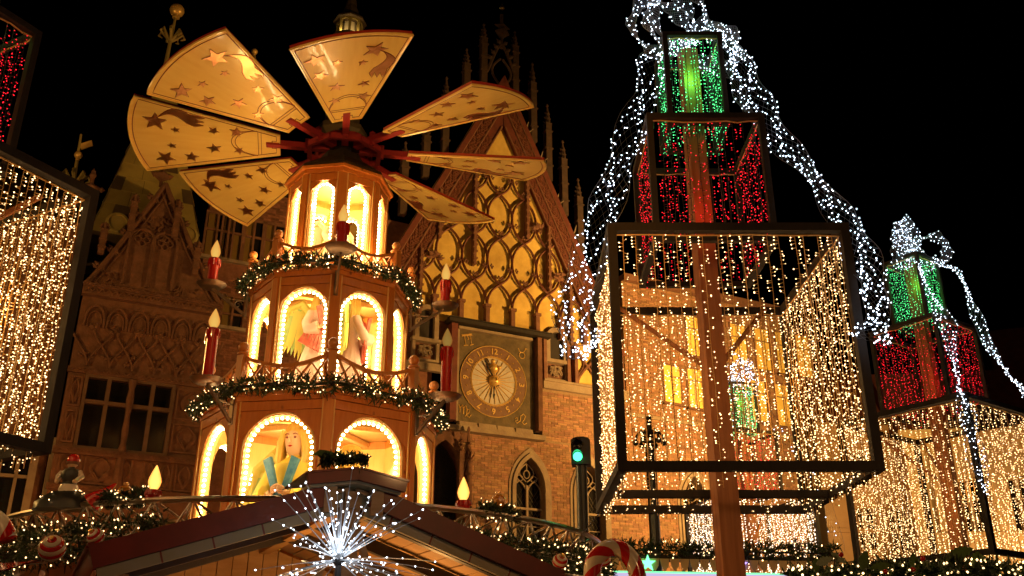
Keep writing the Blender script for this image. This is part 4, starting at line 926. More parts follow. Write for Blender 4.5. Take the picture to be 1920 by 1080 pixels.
def ringpath(R, z, k0=0, k1=8, n=6, wob=.0):
    out = []
    for k in range(int((k1 - k0) * n) + 1):
        kk = k0 + k / n; i = math.floor(kk); f = kk - i; p = vtx(R, i, z).lerp(vtx(R, i + 1, z), f); p.z += wob * sin(kk * 7)
        out.append(RZ(PHI) @ p + Vector((PX, PY, 0)))
    return out
garland('fir_garland', 'fir garland with warm lights round the lower pyramid deck', ringpath(1.83, 5.31, wob=.02), .135, 8000, 440, seed=2, br=.009)
garland('fir_garland', 'fir garland with warm lights round the upper pyramid deck', ringpath(1.36, 7.31, wob=.02), .115, 6000, 340, seed=3, br=.008)
# ------------------------------------------------------------------ angels standing in the tiers
m_skin = mat('painted_skin', (.75, .50, .30), .45); m_hair = mat('painted_hair', (.80, .55, .12), .45, col2=(.65, .40, .06), scale=5, stretch=(8, 8, 1))
def angel(label, k, Rr, z0, H, gown, trim, wing, face=0., lean=0.):
    a = k * pi / 4 + PHI; pos = Vector((PX + Rr * sin(a), PY - Rr * cos(a), z0)); root = thing('angel_figure', label, 'figure', pos, a + face); S = H / 1.5
    def G(v): return tuple(Vector(v) * S)
    t = MB(); n = 40; pf = [(.30, 0), (.29, .1), (.24, .45), (.17, .75), (.125, .88), (.12, .92), (.15, 1.02), (.175, 1.14), (.165, 1.2), (.09, 1.245), (.05, 1.27), (.047, 1.30)]
    t.lathe([(r * S, z * S) for r, z in pf], n, None, 0, 1, .72, fn=lambda g, i: 1 + (.045 * cos(13 * g) if i < 5 else 0)); body = t.build('gown', gown, root, TR(0, 0, 0) @ Matrix.Rotation(lean, 4, 'Y'), True)
    t = MB(); hp = [(.02, 1.27), (.05, 1.275), (.072, 1.30), (.088, 1.35), (.094, 1.40), (.09, 1.45), (.07, 1.495), (.03, 1.52), (.001, 1.522)]
    t.lathe([(r * S, z * S) for r, z in hp], 20, None, 0, .9, 1.02); t.prism([G((x, 0, z))[::2] for x, z in ((-.012, 1.365), (.012, 1.365), (.004, 1.415), (-.004, 1.415))], -.118 * S, -.08 * S)
    hd = t.build('head', m_skin, body, smooth=True)
    t = MB()
    for s in (-1, 1): t.octa(G((s * .034, -.088, 1.408)), .011 * S, (1, 0, 0), .016 * S); t.tube([G((s * .016, -.092, 1.432)), G((s * .036, -.094, 1.438)), G((s * .054, -.086, 1.43))], .004 * S, 4)
    t.build('eyes', m_line, hd); t = MB(); t.octa(G((0, -.094, 1.338)), .008 * S, (1, 0, 0), .024 * S); t.build('mouth', m_red, hd)
    t = MB(); t.lathe([(r * S, z * S) for r, z in ((.08, 1.40), (.105, 1.43), (.103, 1.48), (.08, 1.53), (.03, 1.552), (.001, 1.555))], 18, TR(0, .018 * S, 0))
    for s in (-1, 1):
        for j in range(4): t.tube([G((s * (.07 + .012 * j), -.05 + .035 * j, 1.47)), G((s * (.105 + .008 * j), -.05 + .035 * j, 1.38)), G((s * (.115 + .01 * j), -.04 + .03 * j, 1.26)), G((s * (.10 + .01 * j), -.07 + .04 * j, 1.13))], [.03 * S, .033 * S, .032 * S, .012 * S], 7)
    for j in range(3): t.tube([G((-.05 + .05 * j, .09, 1.48)), G((-.06 + .06 * j, .115, 1.35)), G((-.07 + .07 * j, .12, 1.1))], [.035 * S, .04 * S, .02 * S], 7)
    t.build('hair', m_hair, body, smooth=True)
    for s in (-1, 1):
        t = MB(); t.prism([G((x * s, 0, z))[::2] for x, z in ((.15, 1.21), (.09, 1.24), (.0, .93), (.035, .90))], -.165 * S, -.125 * S, Matrix.Rotation(.05, 4, 'X')); t.build('sash', trim, body)
        t = MB(); t.tube([G((s * .16, -.01, 1.18)), G((s * .215, -.05, 1.02)), G((s * .20, -.14, .90)), G((s * .09, -.21, .93))], [.055 * S, .06 * S, .07 * S, .085 * S], 10); t.build('sleeve', gown, body, smooth=True)
        t = MB(); t.tube([G((s * .10, -.205, .93)), G((s * .05, -.235, .95))], [.03 * S, .026 * S], 7)
        for j in range(4): t.tube([G((s * .05, -.24, .935 + .016 * j)), G((s * .02, -.255, .945 + .017 * j)), G((s * -.005, -.245, .955 + .018 * j))], .0085 * S, 5)
        t.tube([G((s * .055, -.225, .975)), G((s * .03, -.24, 1.0))], .009 * S, 5); t.build('hand', m_skin, body, smooth=True)
        t = MB()
        for j in range(6): t.prism([G((s * (.03 + .035 * j), 0, .88))[::2], G((s * (.058 + .035 * j), 0, .87))[::2], G((s * (.075 + .045 * j), 0, .64 + .02 * j))[::2], G((s * (.04 + .042 * j), 0, .62 + .02 * j))[::2]], (-.20 + .012 * j) * S, (-.17 + .012 * j) * S)
        t.build('skirt_panel', trim, body)
        wr = MB(); wr.tube([G((s * .08, .12, 1.15)), G((s * .26, .17, 1.34)), G((s * .42, .19, 1.22)), G((s * .46, .19, .98))], [.05 * S, .06 * S, .05 * S, .02 * S], 8); w = wr.build('wing', wing, body, smooth=True)
        for j in range(8):
            f = j / 7; x0 = .12 + .32 * f; z1 = 1.30 - .2 * f * f; L = .75 - .28 * f
            t = MB(); t.prism([G((s * v, 0, z))[::2] for v, z in ((x0 - .045, z1), (x0 + .045, z1), (x0 + .075, z1 - L * .6), (x0 + .05, z1 - L), (x0 + .0, z1 - L * .72))], (.165 + .006 * (j % 2)) * S, (.18 + .006 * (j % 2)) * S); t.build('feather', wing if j % 3 else m_wingg, w)
    return root
m_wingy = mat('wing_yellow', (.72, .58, .12), .5, col2=(.55, .55, .12), scale=4); m_wingg = mat('wing_green', (.32, .46, .14), .5)
m_gy = mat('gown_yellow', (.78, .60, .07), .5); m_gp = mat('gown_rose', (.80, .52, .42), .5, col2=(.80, .62, .52), scale=3); m_gw = mat('gown_ivory', (.75, .62, .42), .5)
m_tb = mat('trim_blue', (.03, .17, .36), .45, col2=(.10, .3, .45), scale=12); m_tr = mat('trim_red', (.55, .06, .04), .45, col2=(.65, .2, .13), scale=12)
angel('yellow gowned angel with blue sash in the lower left arch', -.52, .92, 2.3, 2.6, m_gy, m_tb, m_wingy, -.1)
angel('yellow gowned angel with blue trim half hidden in the lower right arch', .66, .88, 2.3, 2.35, m_gy, m_tb, m_wingy, .9)
angel('rose gowned angel with red sash in the middle left arch', -.42, .60, 5.32, 1.78, m_gp, m_tr, m_wingy, .5, .06)
angel('rose gowned angel turned aside in the middle right arch', .75, .56, 5.32, 1.75, m_gp, m_tr, m_wingy, 1.2)
angel('ivory robed crowned figure in the top tier arch', -.35, .12, 7.35, 1.28, m_gw, m_gw, m_gw, .6)
# ------------------------------------------------------------------ round booth under the pyramid
BR, BZ = 4.1, 3.36
booth = thing('round_booth', 'round market booth with red and white awning under the pyramid', 'booth', (PX, PY, 0), 0)
def rp(a, R, z): a = radians(a); return Vector((R * sin(a), -R * cos(a), z))
for k in range(12):
    t = MB(); p = rp(k * 30 + 15, 3.7, 0); t.bbox(p.x - .08, p.x + .08, p.y - .08, p.y + .08, 0, 2.8); t.build('post', m_pine, booth)
t = MB(); t.lathe([(3.7, 2.8), (3.75, 2.9), (1.78, 2.94)], 40); t.build('flat_roof', m_pine, booth)
t = MB(); t.lathe([(3.5, 0), (3.5, 1.05), (3.75, 1.06), (3.75, 1.12), (.5, 1.13)], 40); t.build('counter', m_pine, booth)
for k in list(range(40, 56)) + list(range(8, 20)):
    a0, a1 = k * 6., k * 6 + 6.; t = MB(); vs = []
    for e in (0, .015):
        for (R, z) in ((4.02, 2.80), (4.6, 2.72), (5.05, 2.56), (5.06, 2.36)): vs += [rp(a0, R, z + e), rp(a1, R, z + e)]
    fs = [(2 * i, 2 * i + 1, 2 * i + 3, 2 * i + 2) for i in range(3)] + [(8 + 2 * i, 10 + 2 * i, 11 + 2 * i, 9 + 2 * i) for i in range(3)]
    t.add(vs, fs); t.build('awning_stripe', m_red if k % 2 else m_white, booth)
truss = thing('lighting_truss', 'curved steel lattice truss above the round booth', 'truss', (PX, PY, 0), 0)
for (R, z, r) in ((BR, BZ, .035), (BR, BZ - .36, .03), (BR - .3, BZ - .18, .03)):
    t = MB(); t.tube([rp(a, R, z) for a in range(-118, 119, 3)], r, 8); t.build('chord', m_chrome, truss, smooth=True)
for k in range(-19, 19):
    a = k * 6; A, B, Cc = rp(a, BR, BZ), rp(a + 3, BR, BZ - .36), rp(a + 6, BR, BZ); D = rp(a + 3, BR - .3, BZ - .18)
    for (p, q) in ((A, B), (B, Cc), (A, D), (D, Cc)):
        t = MB(); t.tube([p, q], .014, 6); t.build('lattice_bar', m_chrome, truss, smooth=True)
# ================================================================== GIFT TOWERS
def strand_mesh(L, sp, seed, gm, br=.0125, lead=.036, wm=None, flat=1., wr=.0042):
    rr = random.Random(seed); t = MB(); n = int(L / sp); x = 0.; pts = [(0, 0, 0)]
    for k in range(1, 9): pts.append((rr.uniform(-.008, .008), rr.uniform(-.006, .006), -L * k / 8))
    t.tube(pts, wr, 3, 0)
    side = rr.choice((-1, 1)); run = rr.randint(2, 5)
    for k in range(n):
        z = -(k + .5) * sp + rr.uniform(-.012, .012)
        if run == 0: side = -side; run = rr.randint(2, 5)
        run -= 1
        if rr.random() < .06: continue
        d = Vector((side * rr.uniform(.7, 1.), rr.uniform(-.5, .5), rr.uniform(-.25, .3))).normalized(); p = Vector((0, 0, z)); e = p + d * lead * rr.uniform(.8, 1.2)
        t.tube([p, e], wr * .9, 3, 0, cap=False); t.octa(e + d * br * .6, br, d, br * 1.35, 1)
    return t.mesh('light_strand', [wm or m_wire, gm])
def ribbon(par, pts, wid, nb, lat=None, seed=1, br=.014, gm=None, name='ribbon'):
    rr = random.Random(seed); P = [Vector(p) for p in pts]; Q = []
    for i in range(len(P) - 1):               # Catmull-Rom refinement
        a, b, c, d = P[max(0, i - 1)], P[i], P[i + 1], P[min(len(P) - 1, i + 2)]
        for k in range(6):
            u = k / 6; Q.append(.5 * ((2 * b) + (c - a) * u + (2 * a - 5 * b + 4 * c - d) * u * u + (3 * b - a - 3 * c + d) * u ** 3))
    Q.append(P[-1]); N = len(Q); E = []
    for i, p in enumerate(Q):
        t_ = (Q[min(N - 1, i + 1)] - Q[max(0, i - 1)]).normalized(); l = lat if lat is not None else t_.cross(Vector((0, -1, 0)))
        l = Vector(l) - t_ * t_.dot(Vector(l)); l = l.normalized(); nn = t_.cross(l); tw = .5 * sin(i * .35 + seed); l = l * cos(tw) + nn * sin(tw)
        E.append(l * wid * (.5 + .12 * sin(i * .9 + seed)))
    t = MB()
    for s in (-1, 1): t.tube([q + e * s for q, e in zip(Q, E)], .0035, 4)
    net = 5
    for i in range(N - 1):
        for j in range(net):
            a0, a1 = -1 + 2 * j / net, -1 + 2 * (j + 1) / net
            t.tube([Q[i] + E[i] * a0, (Q[i] + Q[i + 1]) / 2 + (E[i] + E[i + 1]) / 2 * ((a0 + a1) / 2), Q[i + 1] + E[i + 1] * a1], .0016, 3, cap=False)
            t.tube([Q[i] + E[i] * a1, (Q[i] + Q[i + 1]) / 2 + (E[i] + E[i + 1]) / 2 * ((a0 + a1) / 2), Q[i + 1] + E[i + 1] * a0], .0016, 3, cap=False)
    r = t.build(name, m_net, par); t = MB(); strs = [rr.uniform(-1, 1) for _ in range(5)]; ph = [rr.uniform(0, 6) for _ in range(5)]
    for k in range(nb):
        j = k % 5; f = (k // 5 + rr.uniform(-.3, .3)) / (nb / 5) * (N - 1); f = min(max(f, 0), N - 1.001); i = int(f); u = f - i
        w = max(-1., min(1., (-.95, -.45, 0, .5, .95)[j] + .35 * sin(f * .8 + ph[j]))); p = Q[i].lerp(Q[i + 1], u) + E[i].lerp(E[i + 1], u) * w
        t.octa(p + Vector((rr.gauss(0, .015), rr.gauss(0, .015), rr.gauss(0, .015))), br, (rr.uniform(-1, 1), -1, rr.uniform(-1, 1)), br * 1.2)
    stuff(t.build('ribbon_bulbs', gm or g_white, r)); return r
def boxframe(par, s, z0, z1, w, mid=True):
    h = s / 2
    for (x, y) in ((-1, -1), (1, -1), (1, 1), (-1, 1)):
        t = MB(); t.bbox(x * h - w / 2, x * h + w / 2, y * h - w / 2, y * h + w / 2, z0 + w / 2, z1 - w / 2); t.build('post', m_timber, par)
    for z in (z0, z1):
        for (ax, sg) in ((0, -1), (0, 1), (1, -1), (1, 1)):
            t = MB(); L = h + w / 2 - (.003 if ax else .0); zz = z
            if ax == 0: t.bbox(-L, L, sg * h - w / 2, sg * h + w / 2, zz - w / 2, zz + w / 2)
            else: t.bbox(sg * h - w / 2 - .002, sg * h + w / 2 + .002, -h + w / 2, h - w / 2, zz - w / 2, zz + w / 2)
            t.build('beam', m_timber, par)
    if mid:
        t = MB(); t.bbox(-h + w / 2, h - w / 2, .18, .18 + w * .9, z0 - w * .45, z0 + w * .45); t.build('cross_beam', m_timber, par)
def curtain(par, s, z1, L, n, meshes, rr, faces=(0, 1, 2, 3), ins=.0, nk=1.):
    h = s / 2 - ins
    for f in faces:
        for k in range(n if f == 0 else int(n * nk)):
            u = -h + .04 + (2 * h - .08) * (k + rr.uniform(.25, .75)) / (n if f == 0 else int(n * nk)); p = ((u, -h), (h, u), (-u, h), (-h, -u))[f]
            sc = rr.uniform(.95, 1.03)
            ob('light_strand', rr.choice(meshes), par, TR(p[0], p[1], z1) @ RZ(f * pi / 2 + rr.uniform(-.5, .5)) @ Matrix.Diagonal((1, 1, sc, 1)))
        t = MB(); a, b = [((-h, -h), (h, -h)), ((h, -h), (h, h)), ((h, h), (-h, h)), ((-h, h), (-h, -h))][f]
        t.tube([Vector((*a, z1 + .01)).lerp(Vector((*b, z1 + .01)), j / 10) + Vector((0, 0, rr.uniform(-.02, .01))) for j in range(11)], .008, 4); t.build('lead_wire', m_wire, par)
def bow(par, z, sc, seed, gm=None, br=.014, nb=70, loops=None, bs=1.):
    loops = loops or [(-1.0, .35, .42), (1.0, .15, .42), (-.25, 1., .45), (.55, .9, .42), (.15, .6, .36)]
    for i, (dx, dz, r) in enumerate(loops):
        d = Vector((dx, (-.35, .3, -.2, .25, -.5)[i % 5], dz)).normalized(); sd = d.cross(Vector((0, 1, .2))).normalized(); R = r * sc * bs
        pts = [Vector((0, 0, z)) + d * R * (1 - cos(a)) * .95 + sd * R * .72 * sin(a) * (1 if i % 2 else -1) for a in [2 * pi * j / 12 for j in range(13)]]
        ribbon(par, pts, .2 * sc, nb, (0, 1, 0) if abs(d.y) < .6 else (1, 0, 0), seed + i, br, gm, 'bow_loop')
def gift_tower(label, loc, rz, rib, wg=None, dens=1., br=.0068, seed=1, loops=None, nb=70, ribnb=150, wh=None, nf=17, red_nf=11, bs=1.):
    root = thing('gift_tower', label, 'light tower', loc, rz, 'stacked gift box light towers'); rr = random.Random(seed)
    t = MB(); t.lathe([(.18, 0), (.165, 2.6), (.155, 6), (.145, 9.1)], 4, RZ(pi / 4 + .12)); t.build('pole', m_pole, root)
    t = MB(); t.bbox(-.6, .6, -.6, .6, 0, .35); t.build('base', m_timber, root)
    boxframe(root, 2.42, 3.5, 6.0, .09); boxframe(root, 1.3, 6.14, 7.72, .07, False); boxframe(root, .68, 7.84, 9.12, .06, False)
    for (a, b, zz) in ((1, 1, 5.9), (-1, 1, 5.9)):
        t = MB(); t.beam((a * .12, b * .12, zz - .95), (a * .9, b * .9, zz + .02), .035, .05); t.build('brace', m_pole, root)
    W_ = [strand_mesh(2.56, .037 / dens, seed * 10 + k, wg or g_warm, br) for k in range(7)]; Rm = [strand_mesh(1.55, .044 / dens, seed * 10 + 20 + k, g_red, br * .95, .035, m_wired) for k in range(5)]; Gm = [strand_mesh(1.4, .05 / dens, seed * 10 + 40 + k, g_green, br * .9, .02, m_wired) for k in range(5)]
    curtain(root, 2.42, 5.93, 0, nf, W_, rr, ins=.035, nk=1.5); curtain(root, 1.3, 7.66, 0, red_nf, Rm, rr, ins=.02); curtain(root, .68, 9.06, 0, 10, Gm, rr, ins=.01); 
    bow(root, 9.2, 1., seed * 3, wh, br * 1.05, nb, loops, bs)
    for i, (pts, wid) in enumerate(rib): ribbon(root, pts, wid, ribnb if len(pts) > 5 else 40, None, seed + i * 2, br * 1.05, wh)
    lamp('curtain_glow', 'POINT', Vector(loc) + Vector((-.8, -.75, 4.5)), 13, (1., .5, .13), .25); lamp('curtain_glow', 'POINT', Vector(loc) + Vector((.8, .8, 4.9)), 13, (1., .5, .13), .25)
    lamp('red_glow', 'POINT', Vector(loc) + Vector((0, -.4, 6.7)), 3, (1., .03, .03), .15)
    lamp('green_glow', 'POINT', Vector(loc) + Vector((0, -.25, 8.6)), 10, (.1, 1., .12), .1)
    return root
def loc_pts(loc, rz, L):
    M = Matrix.Rotation(-rz, 3, 'Z'); return [M @ (at(*p) - Vector(loc)) for p in L]
T1 = (2.25, 10.2, 0)
r1 = [(loc_pts(T1, 0, [(1290, 70, 10.1), (1235, 105, 9.9), (1208, 190, 9.8), (1165, 300, 9.5), (1128, 410, 9.3), (1095, 510, 9.1), (1072, 590, 9.0), (1090, 645, 8.95), (1112, 655, 8.9)]), .36),
      (loc_pts(T1, 0, [(1340, 62, 10.0), (1390, 110, 9.8), (1418, 190, 9.7), (1470, 270, 9.5), (1540, 350, 9.3), (1595, 440, 9.1), (1632, 520, 8.9), (1645, 590, 8.8), (1632, 640, 8.8)]), .31),
      (loc_pts(T1, 0, [(1345, 70, 10.3), (1375, 140, 10.3), (1392, 190, 10.3), (1420, 230, 10.2)]), .14)]
gift_tower('nearest gift box light tower in full view, right of the clock', T1, 0, r1, seed=1, loops=[(-.8, .35, .40), (1.15, .0, .36), (-.15, .9, .42), (.95, .28, .36), (-.6, .7, .36)], nb=110, ribnb=520, bs=1.1)
T2 = (7.7, 16.9, 0); rz2 = radians(36)
r2 = [(loc_pts(T2, rz2, [(1742, 490, 16.6), (1795, 510, 16.3), (1822, 565, 16), (1850, 640, 15.5), (1890, 700, 15), (1925, 740, 15), (1960, 800, 15)]), .28),
      (loc_pts(T2, rz2, [(1722, 498, 16.3), (1745, 550, 16), (1775, 610, 15.6), (1790, 690, 15.3), (1805, 750, 15.0), (1825, 830, 15.), (1850, 930, 14.9)]), .34)]
gift_tower('gift box light tower turned corner on at the right edge', T2, rz2, r2, seed=2, br=.0074, nf=17, nb=110, ribnb=300, bs=1.2, loops=[(-1., .12, .42), (1., .15, .40), (-.35, .75, .34), (.5, .7, .36), (.9, .4, .38)])
T3 = (-5.72, 7.75, 0); rz3 = radians(-28)
gift_tower('gift box light tower cropped by the left edge', T3, rz3, [([(.3, -.3, 9.1), (.9, -.5, 7.9), (-1.2, -1.4, 6.6), (-1.6, -1.6, 4.8)], .3)], seed=3, nf=20, br=.0064)
T4 = (6.15, 25.2, 0)
r4 = [([(-.3, -.3, 9.1), (-.55, -.5, 8.2), (-.9, -.9, 7.2), (-1.35, -1.4, 6.0), (-1.5, -1.5, 4.8)], .3), ([(.3, -.3, 9.1), (.6, -.5, 8.2), (1., -.9, 7.2), (1.4, -1.4, 6.0), (1.5, -1.5, 4.6)], .3)]
gift_tower('far small gift box light tower seen through the big warm curtain', T4, radians(14), r4, wg=glow('cool_warm_bulb', (1., .78, .55), 5., vary=.4), seed=4, br=.011, dens=.8)
# ================================================================== FOREGROUND: decorations on the booth, hut, stalls
def cyl(a): a = radians(a); return a
def on(a, R, z): p = rp(a, R, z); return Vector((PX, PY, 0)) + p
def ang_of(px, py, z):
    best = None
    for k in range(-1150, 1151):
        p = on(k / 10, BR, z); d = p.y * cos(PITCH) + (p.z - EYE) * sin(PITCH); u = 960 + FPX * p.x / d
        if p.y < PY + 1.2 and (best is None or abs(u - px) < best[0]): best = (abs(u - px), k / 10)
    return best[1]
garland('fir_garland', 'thick fir garland with warm lights along the left of the booth truss', [on(a, BR - .02, BZ - .36) for a in range(-118, -8, 3)], .24, 9000, 420, seed=5, br=.0088)
garland('fir_garland', 'fir garland with warm lights along the right of the booth truss', [on(a, BR - .02, BZ - .36) for a in range(20, 119, 3)], .2, 7000, 300, seed=6, br=.010)
def candle_lamp(px, label, s=1.):
    a = ang_of(px, 0, BZ); p = on(a, BR - .05, BZ + .03); r = thing('candle_lamp', label, 'candle light', p)
    t = MB(); t.lathe([(.055, -.02), (.075, .0), (.08, .05), (.07, .085), (.05, .09)], 14)
    for j in range(8): g = j * .8; t.tube([(.07 * cos(g), .07 * sin(g), .08), (.082 * cos(g), .082 * sin(g), .03)], .014, 5)
    t.build('wax_cup', m_candle, r, smooth=True)
    t = MB(); h = .27; t.lathe([(.03, .08), (.058, .08 + h * .18), (.068, .08 + h * .34), (.06, .08 + h * .5), (.036, .08 + h * .74), (.012, .08 + h * .94), (.001, .08 + h)], 14); t.build('flame_bulb', g_flame2, r, smooth=True)
g_flame2 = flame('flame_glass_near', 1.9)
candle_lamp(280, 'glowing candle bulb on the truss left of the pyramid'); candle_lamp(873, 'glowing candle bulb on the truss right of the pyramid')
m_amber = mat('amber_glass', (.55, .25, .06), .08, coat=.6, spec=.8, col2=(.4, .16, .03), scale=4)
for px, lab, dz in ((225, 'amber glass ball on the truss left of the candle bulb', .10), (940, 'amber glass ball on the truss right of the candle bulb', .16)):
    a = ang_of(px, 0, BZ); p = on(a, BR - .05, BZ + dz); t = MB(); t.ball((0, 0, 0), .085, 18, 12); t.lathe([(.03, .08), (.03, .11), (.012, .112)], 10); o = t.build('glass_ball', m_amber, smooth=True); o.location = p; tag(o, lab, 'ornament')
    g = garland('fir_sprig', 'sprig of fir with lights under the amber ball on the %s' % ('left' if px < 500 else 'right'), [on(a - 4, BR - .05, BZ + .06), on(a, BR - .05, BZ + .04), on(a + 4, BR - .05, BZ + .06)], .1, 900, 26, seed=px, br=.009, L=.06)
# gnome with a red cap, from behind, on a dark mound hung with bulbs
a = ang_of(122, 0, BZ); gp = on(a, BR + .0, BZ + .02); gn = thing('gnome_figure', 'wooden figure with red cap and dark waistcoat seen from behind', 'figure', gp + Vector((0, 0, .17)))
t = MB(); t.lathe([(.075, -.03), (.095, .0), (.085, .05), (.07, .08), (.095, .13), (.1, .18), (.075, .215), (.04, .225), (.035, .24)], 18, None, 0, 1, .8); body = t.build('body', mat('waistcoat_paint', (.035, .035, .035), .5), gn, smooth=True)
t = MB(); t.lathe([(.1, -.06), (.104, .0), (.09, .045), (.06, .05)], 18, None, 0, 1.0, .85); t.build('trousers', m_white, body, smooth=True)
for s in (-1, 1):
    t = MB(); t.tube([(s * .09, 0, .19), (s * .125, -.01, .13), (s * .10, -.08, .07)], [.03, .034, .024], 8); t.build('sleeve', m_white, body, smooth=True)
    t = MB(); t.ball((s * .095, -.095, .065), .022, 8, 6); t.build('hand', m_skin, body, smooth=True)
t = MB(); t.ball((0, 0, .285), .058, 14, 10); t.build('head', m_skin, body, smooth=True)
t = MB(); t.lathe([(.062, .265), (.066, .29), (.062, .30)], 14); t.build('hair', m_carved, body, smooth=True)
t = MB(); t.lathe([(.066, .295), (.07, .31), (.064, .34), (.045, .37), (.018, .385), (.001, .387)], 16, TR(.004, 0, 0)); t.build('cap', m_red, body, smooth=True)
t = MB(); vs = []; rr = random.Random(8); n = 20
prof = [(.36, -.05), (.34, .02), (.26, .08), (.16, .14), (.07, .165), (.001, .17)]
t.lathe(prof, n, None, 0, 1, .5, fn=lambda g, i: 1 + .08 * sin(5 * g + i)); o = t.build('mound', m_black, smooth=True); o.location = gp; tag(o, 'dark domed perch hung with small bulbs under the capped figure', 'perch')
t = MB()
for k in range(26): g = rr.uniform(0, 2 * pi); f = rr.uniform(.2, 1); t.octa((.36 * f * cos(g), .18 * f * sin(g) - .01, .16 * (1 - f * f) + .015), .008)
b_ = t.build('bulb_string', g_fairy, o); stuff(b_)
a = ang_of(168, 0, BZ); t = MB(); t.lathe([(.11, 0), (.1, .03), (.05, .16), (.012, .30), (.001, .31)], 16, Matrix.Rotation(.85, 4, 'Y')); o = t.build('pointed_hat', m_red, smooth=True); o.location = on(a, BR - .02, BZ + .02); tag(o, 'red pointed hat leaning on the truss beside the capped figure', 'hat')
# striped baubles
def bauble(px, py, Y, r, label, tilt):
    c = at(px, py, Y); root = thing('striped_bauble', label, 'bauble', c, 0, 'striped baubles on the booth')
    M = Matrix.Rotation(tilt, 4, 'Y') @ Matrix.Rotation(.9, 4, 'X'); n = 9
    for i in range(n):
        t = MB(); pr = [(r * sin(pi * (i + j / 4) / n) + 1e-4, r * cos(pi * (i + j / 4) / n)) for j in range(5)][::-1]
        t.lathe(pr, 24); t.build('stripe', m_red if i % 2 == 0 else m_white, root, M, 'all')
    t = MB(); t.lathe([(.018, r * .98), (.02, r + .025), (.008, r + .03)], 10); t.build('cap', m_brass, root, M)
bauble(98, 1028, 9.35, .125, 'larger red and white striped bauble over the awning', .35); bauble(180, 1007, 9.7, .085, 'smaller red and white striped bauble hanging from the truss', -.5)
bauble(1050, 1053, 9.6, .075, 'striped bauble beside the signal post', .4); bauble(1132, 1050, 9.8, .07, 'striped bauble behind the candy cane arch', -.3)
# candy canes: striped tube segments
def cane(path, r, label, turns=10):
    P = [Vector(p) for p in path]; Q = []
    for i in range(len(P) - 1):
        a, b, c, d = P[max(0, i - 1)], P[i], P[i + 1], P[min(len(P) - 1, i + 2)]
        for k in range(8): u = k / 8; Q.append(.5 * ((2 * b) + (c - a) * u + (2 * a - 5 * b + 4 * c - d) * u * u + (3 * b - a - 3 * c + d) * u ** 3))
    Q.append(P[-1]); c0 = Q[0].copy(); t = MB(); n = 16; N = len(Q); prev = None; vs = []
    for i, p in enumerate(Q):
        tg = (Q[min(N - 1, i + 1)] - Q[max(0, i - 1)]).normalized()
        if prev is None: prev = tg.orthogonal().normalized()
        x = (prev - tg * prev.dot(tg)).normalized(); y = tg.cross(x); prev = x
        for k in range(n): g = 2 * pi * k / n + i * .32; vs.append(p - c0 + (x * cos(g) + y * sin(g)) * r)
    t.v = [tuple(v) for v in vs]
    for i in range(N - 1):
        for k in range(n): l = (k + 1) % n; t.f.append((i * n + k, i * n + l, (i + 1) * n + l, (i + 1) * n + k)); t.m.append(1 if (k // 4) % 2 else 0)
    for e, o_ in ((0, 1), (N - 1, -1)): t.f.append(tuple(e * n + k for k in range(n))[::-o_]); t.m.append(0)
    o = t.build('candy_cane', [m_red, m_white], None, None, 'all'); o.location = c0; tag(o, label, 'candy cane', 'candy canes round the booth'); return o
cane([at(1112, 1130, 9), at(1110, 1085, 9), at(1116, 1048, 9), at(1148, 1026, 9), at(1180, 1044, 9), at(1196, 1085, 9), at(1200, 1180, 9), at(1204, 1400, 9)], .08, 'red and white candy cane arch right of the signal post')
cane([at(-60, 1300, 8.4), at(-52, 1080, 8.4), at(-45, 1000, 8.4), at(-22, 968, 8.4), at(5, 985, 8.4), at(16, 1012, 8.4)], .075, 'red and white candy cane at the left picture edge')
# ------------------------------------------------------------------ market hut in front
HA = radians(25.5); ho = Vector((-1.16, 7.0, 0))
hut = thing('market_hut', 'timber market hut with red edged gable roof in the foreground', 'hut', ho, HA)
m_soffit = mat('soffit_board', (.46, .27, .12), .6, col2=(.34, .18, .07), scale=2, stretch=(1, 1, 6), island=.0, bump=.06)
m_pale = mat('pale_board', (.36, .29, .14), .6, col2=(.40, .32, .20), scale=2.5, bump=.08)
HW, HZ, SL = 1.60, 2.89, .34
th_ = math.atan(SL)
for s in (-1, 1):
    M = TR(0, 0, HZ) @ Matrix.Rotation(s * th_, 4, 'Y'); L = HW / cos(th_)
    def P(x0, x1, y0, y1, z0, z1, name, m, par=hut):
        t = MB(); a, b = sorted((s * x0, s * x1)); t.bbox(a, b, y0, y1, z0, z1); return t.build(name, m, par, M)
    P(.14, L + .08, -.05, -.006, -.05, .10, 'barge_board', m_redpaint)
    P(.14, L + .06, -.004, .03, -.125, -.052, 'soffit_strip', m_pale)
    for k in range(1, 5): P(L * k / 5, L * k / 5 + .012, -.0065, .025, -.126, -.052, 'strip_joint', m_line)
    P(.0, L + .1, -.03, 3.2, .085, .1, 'roof_skin', m_redpaint)
    for y in (.16, 1.05, 1.95): P(.05, L, y, y + .07, -.10, .0, 'rafter', m_iron)
    nb = 11
    for k in range(nb): P(.02 + L * k / nb, .02 + L * (k + 1) / nb - .012, .0, 3.1, .02 + .004 * (k % 2), .045 + .004 * (k % 2), 'roof_board', m_soffit)
    P(L + .04, L + .08, -.0, 3.2, -.06, .12, 'eaves_board', m_redpaint)
    # scrolled iron bracket
    t = MB(); t.beam((s * (HW - .45), .1, 2.22), (s * (HW - .85), .55, 1.75), .035, .035); br_ = t.build('bracket', m_iron, hut)
    t = MB(); t.tube([(s * (HW - .78) + (.12 * (1 - j / 26)) * cos(j * .42) * s, .32, 2.08 + (.12 * (1 - j / 26)) * sin(j * .42)) for j in range(22)], .011, 6); t.build('scroll', m_iron, br_, smooth=True)
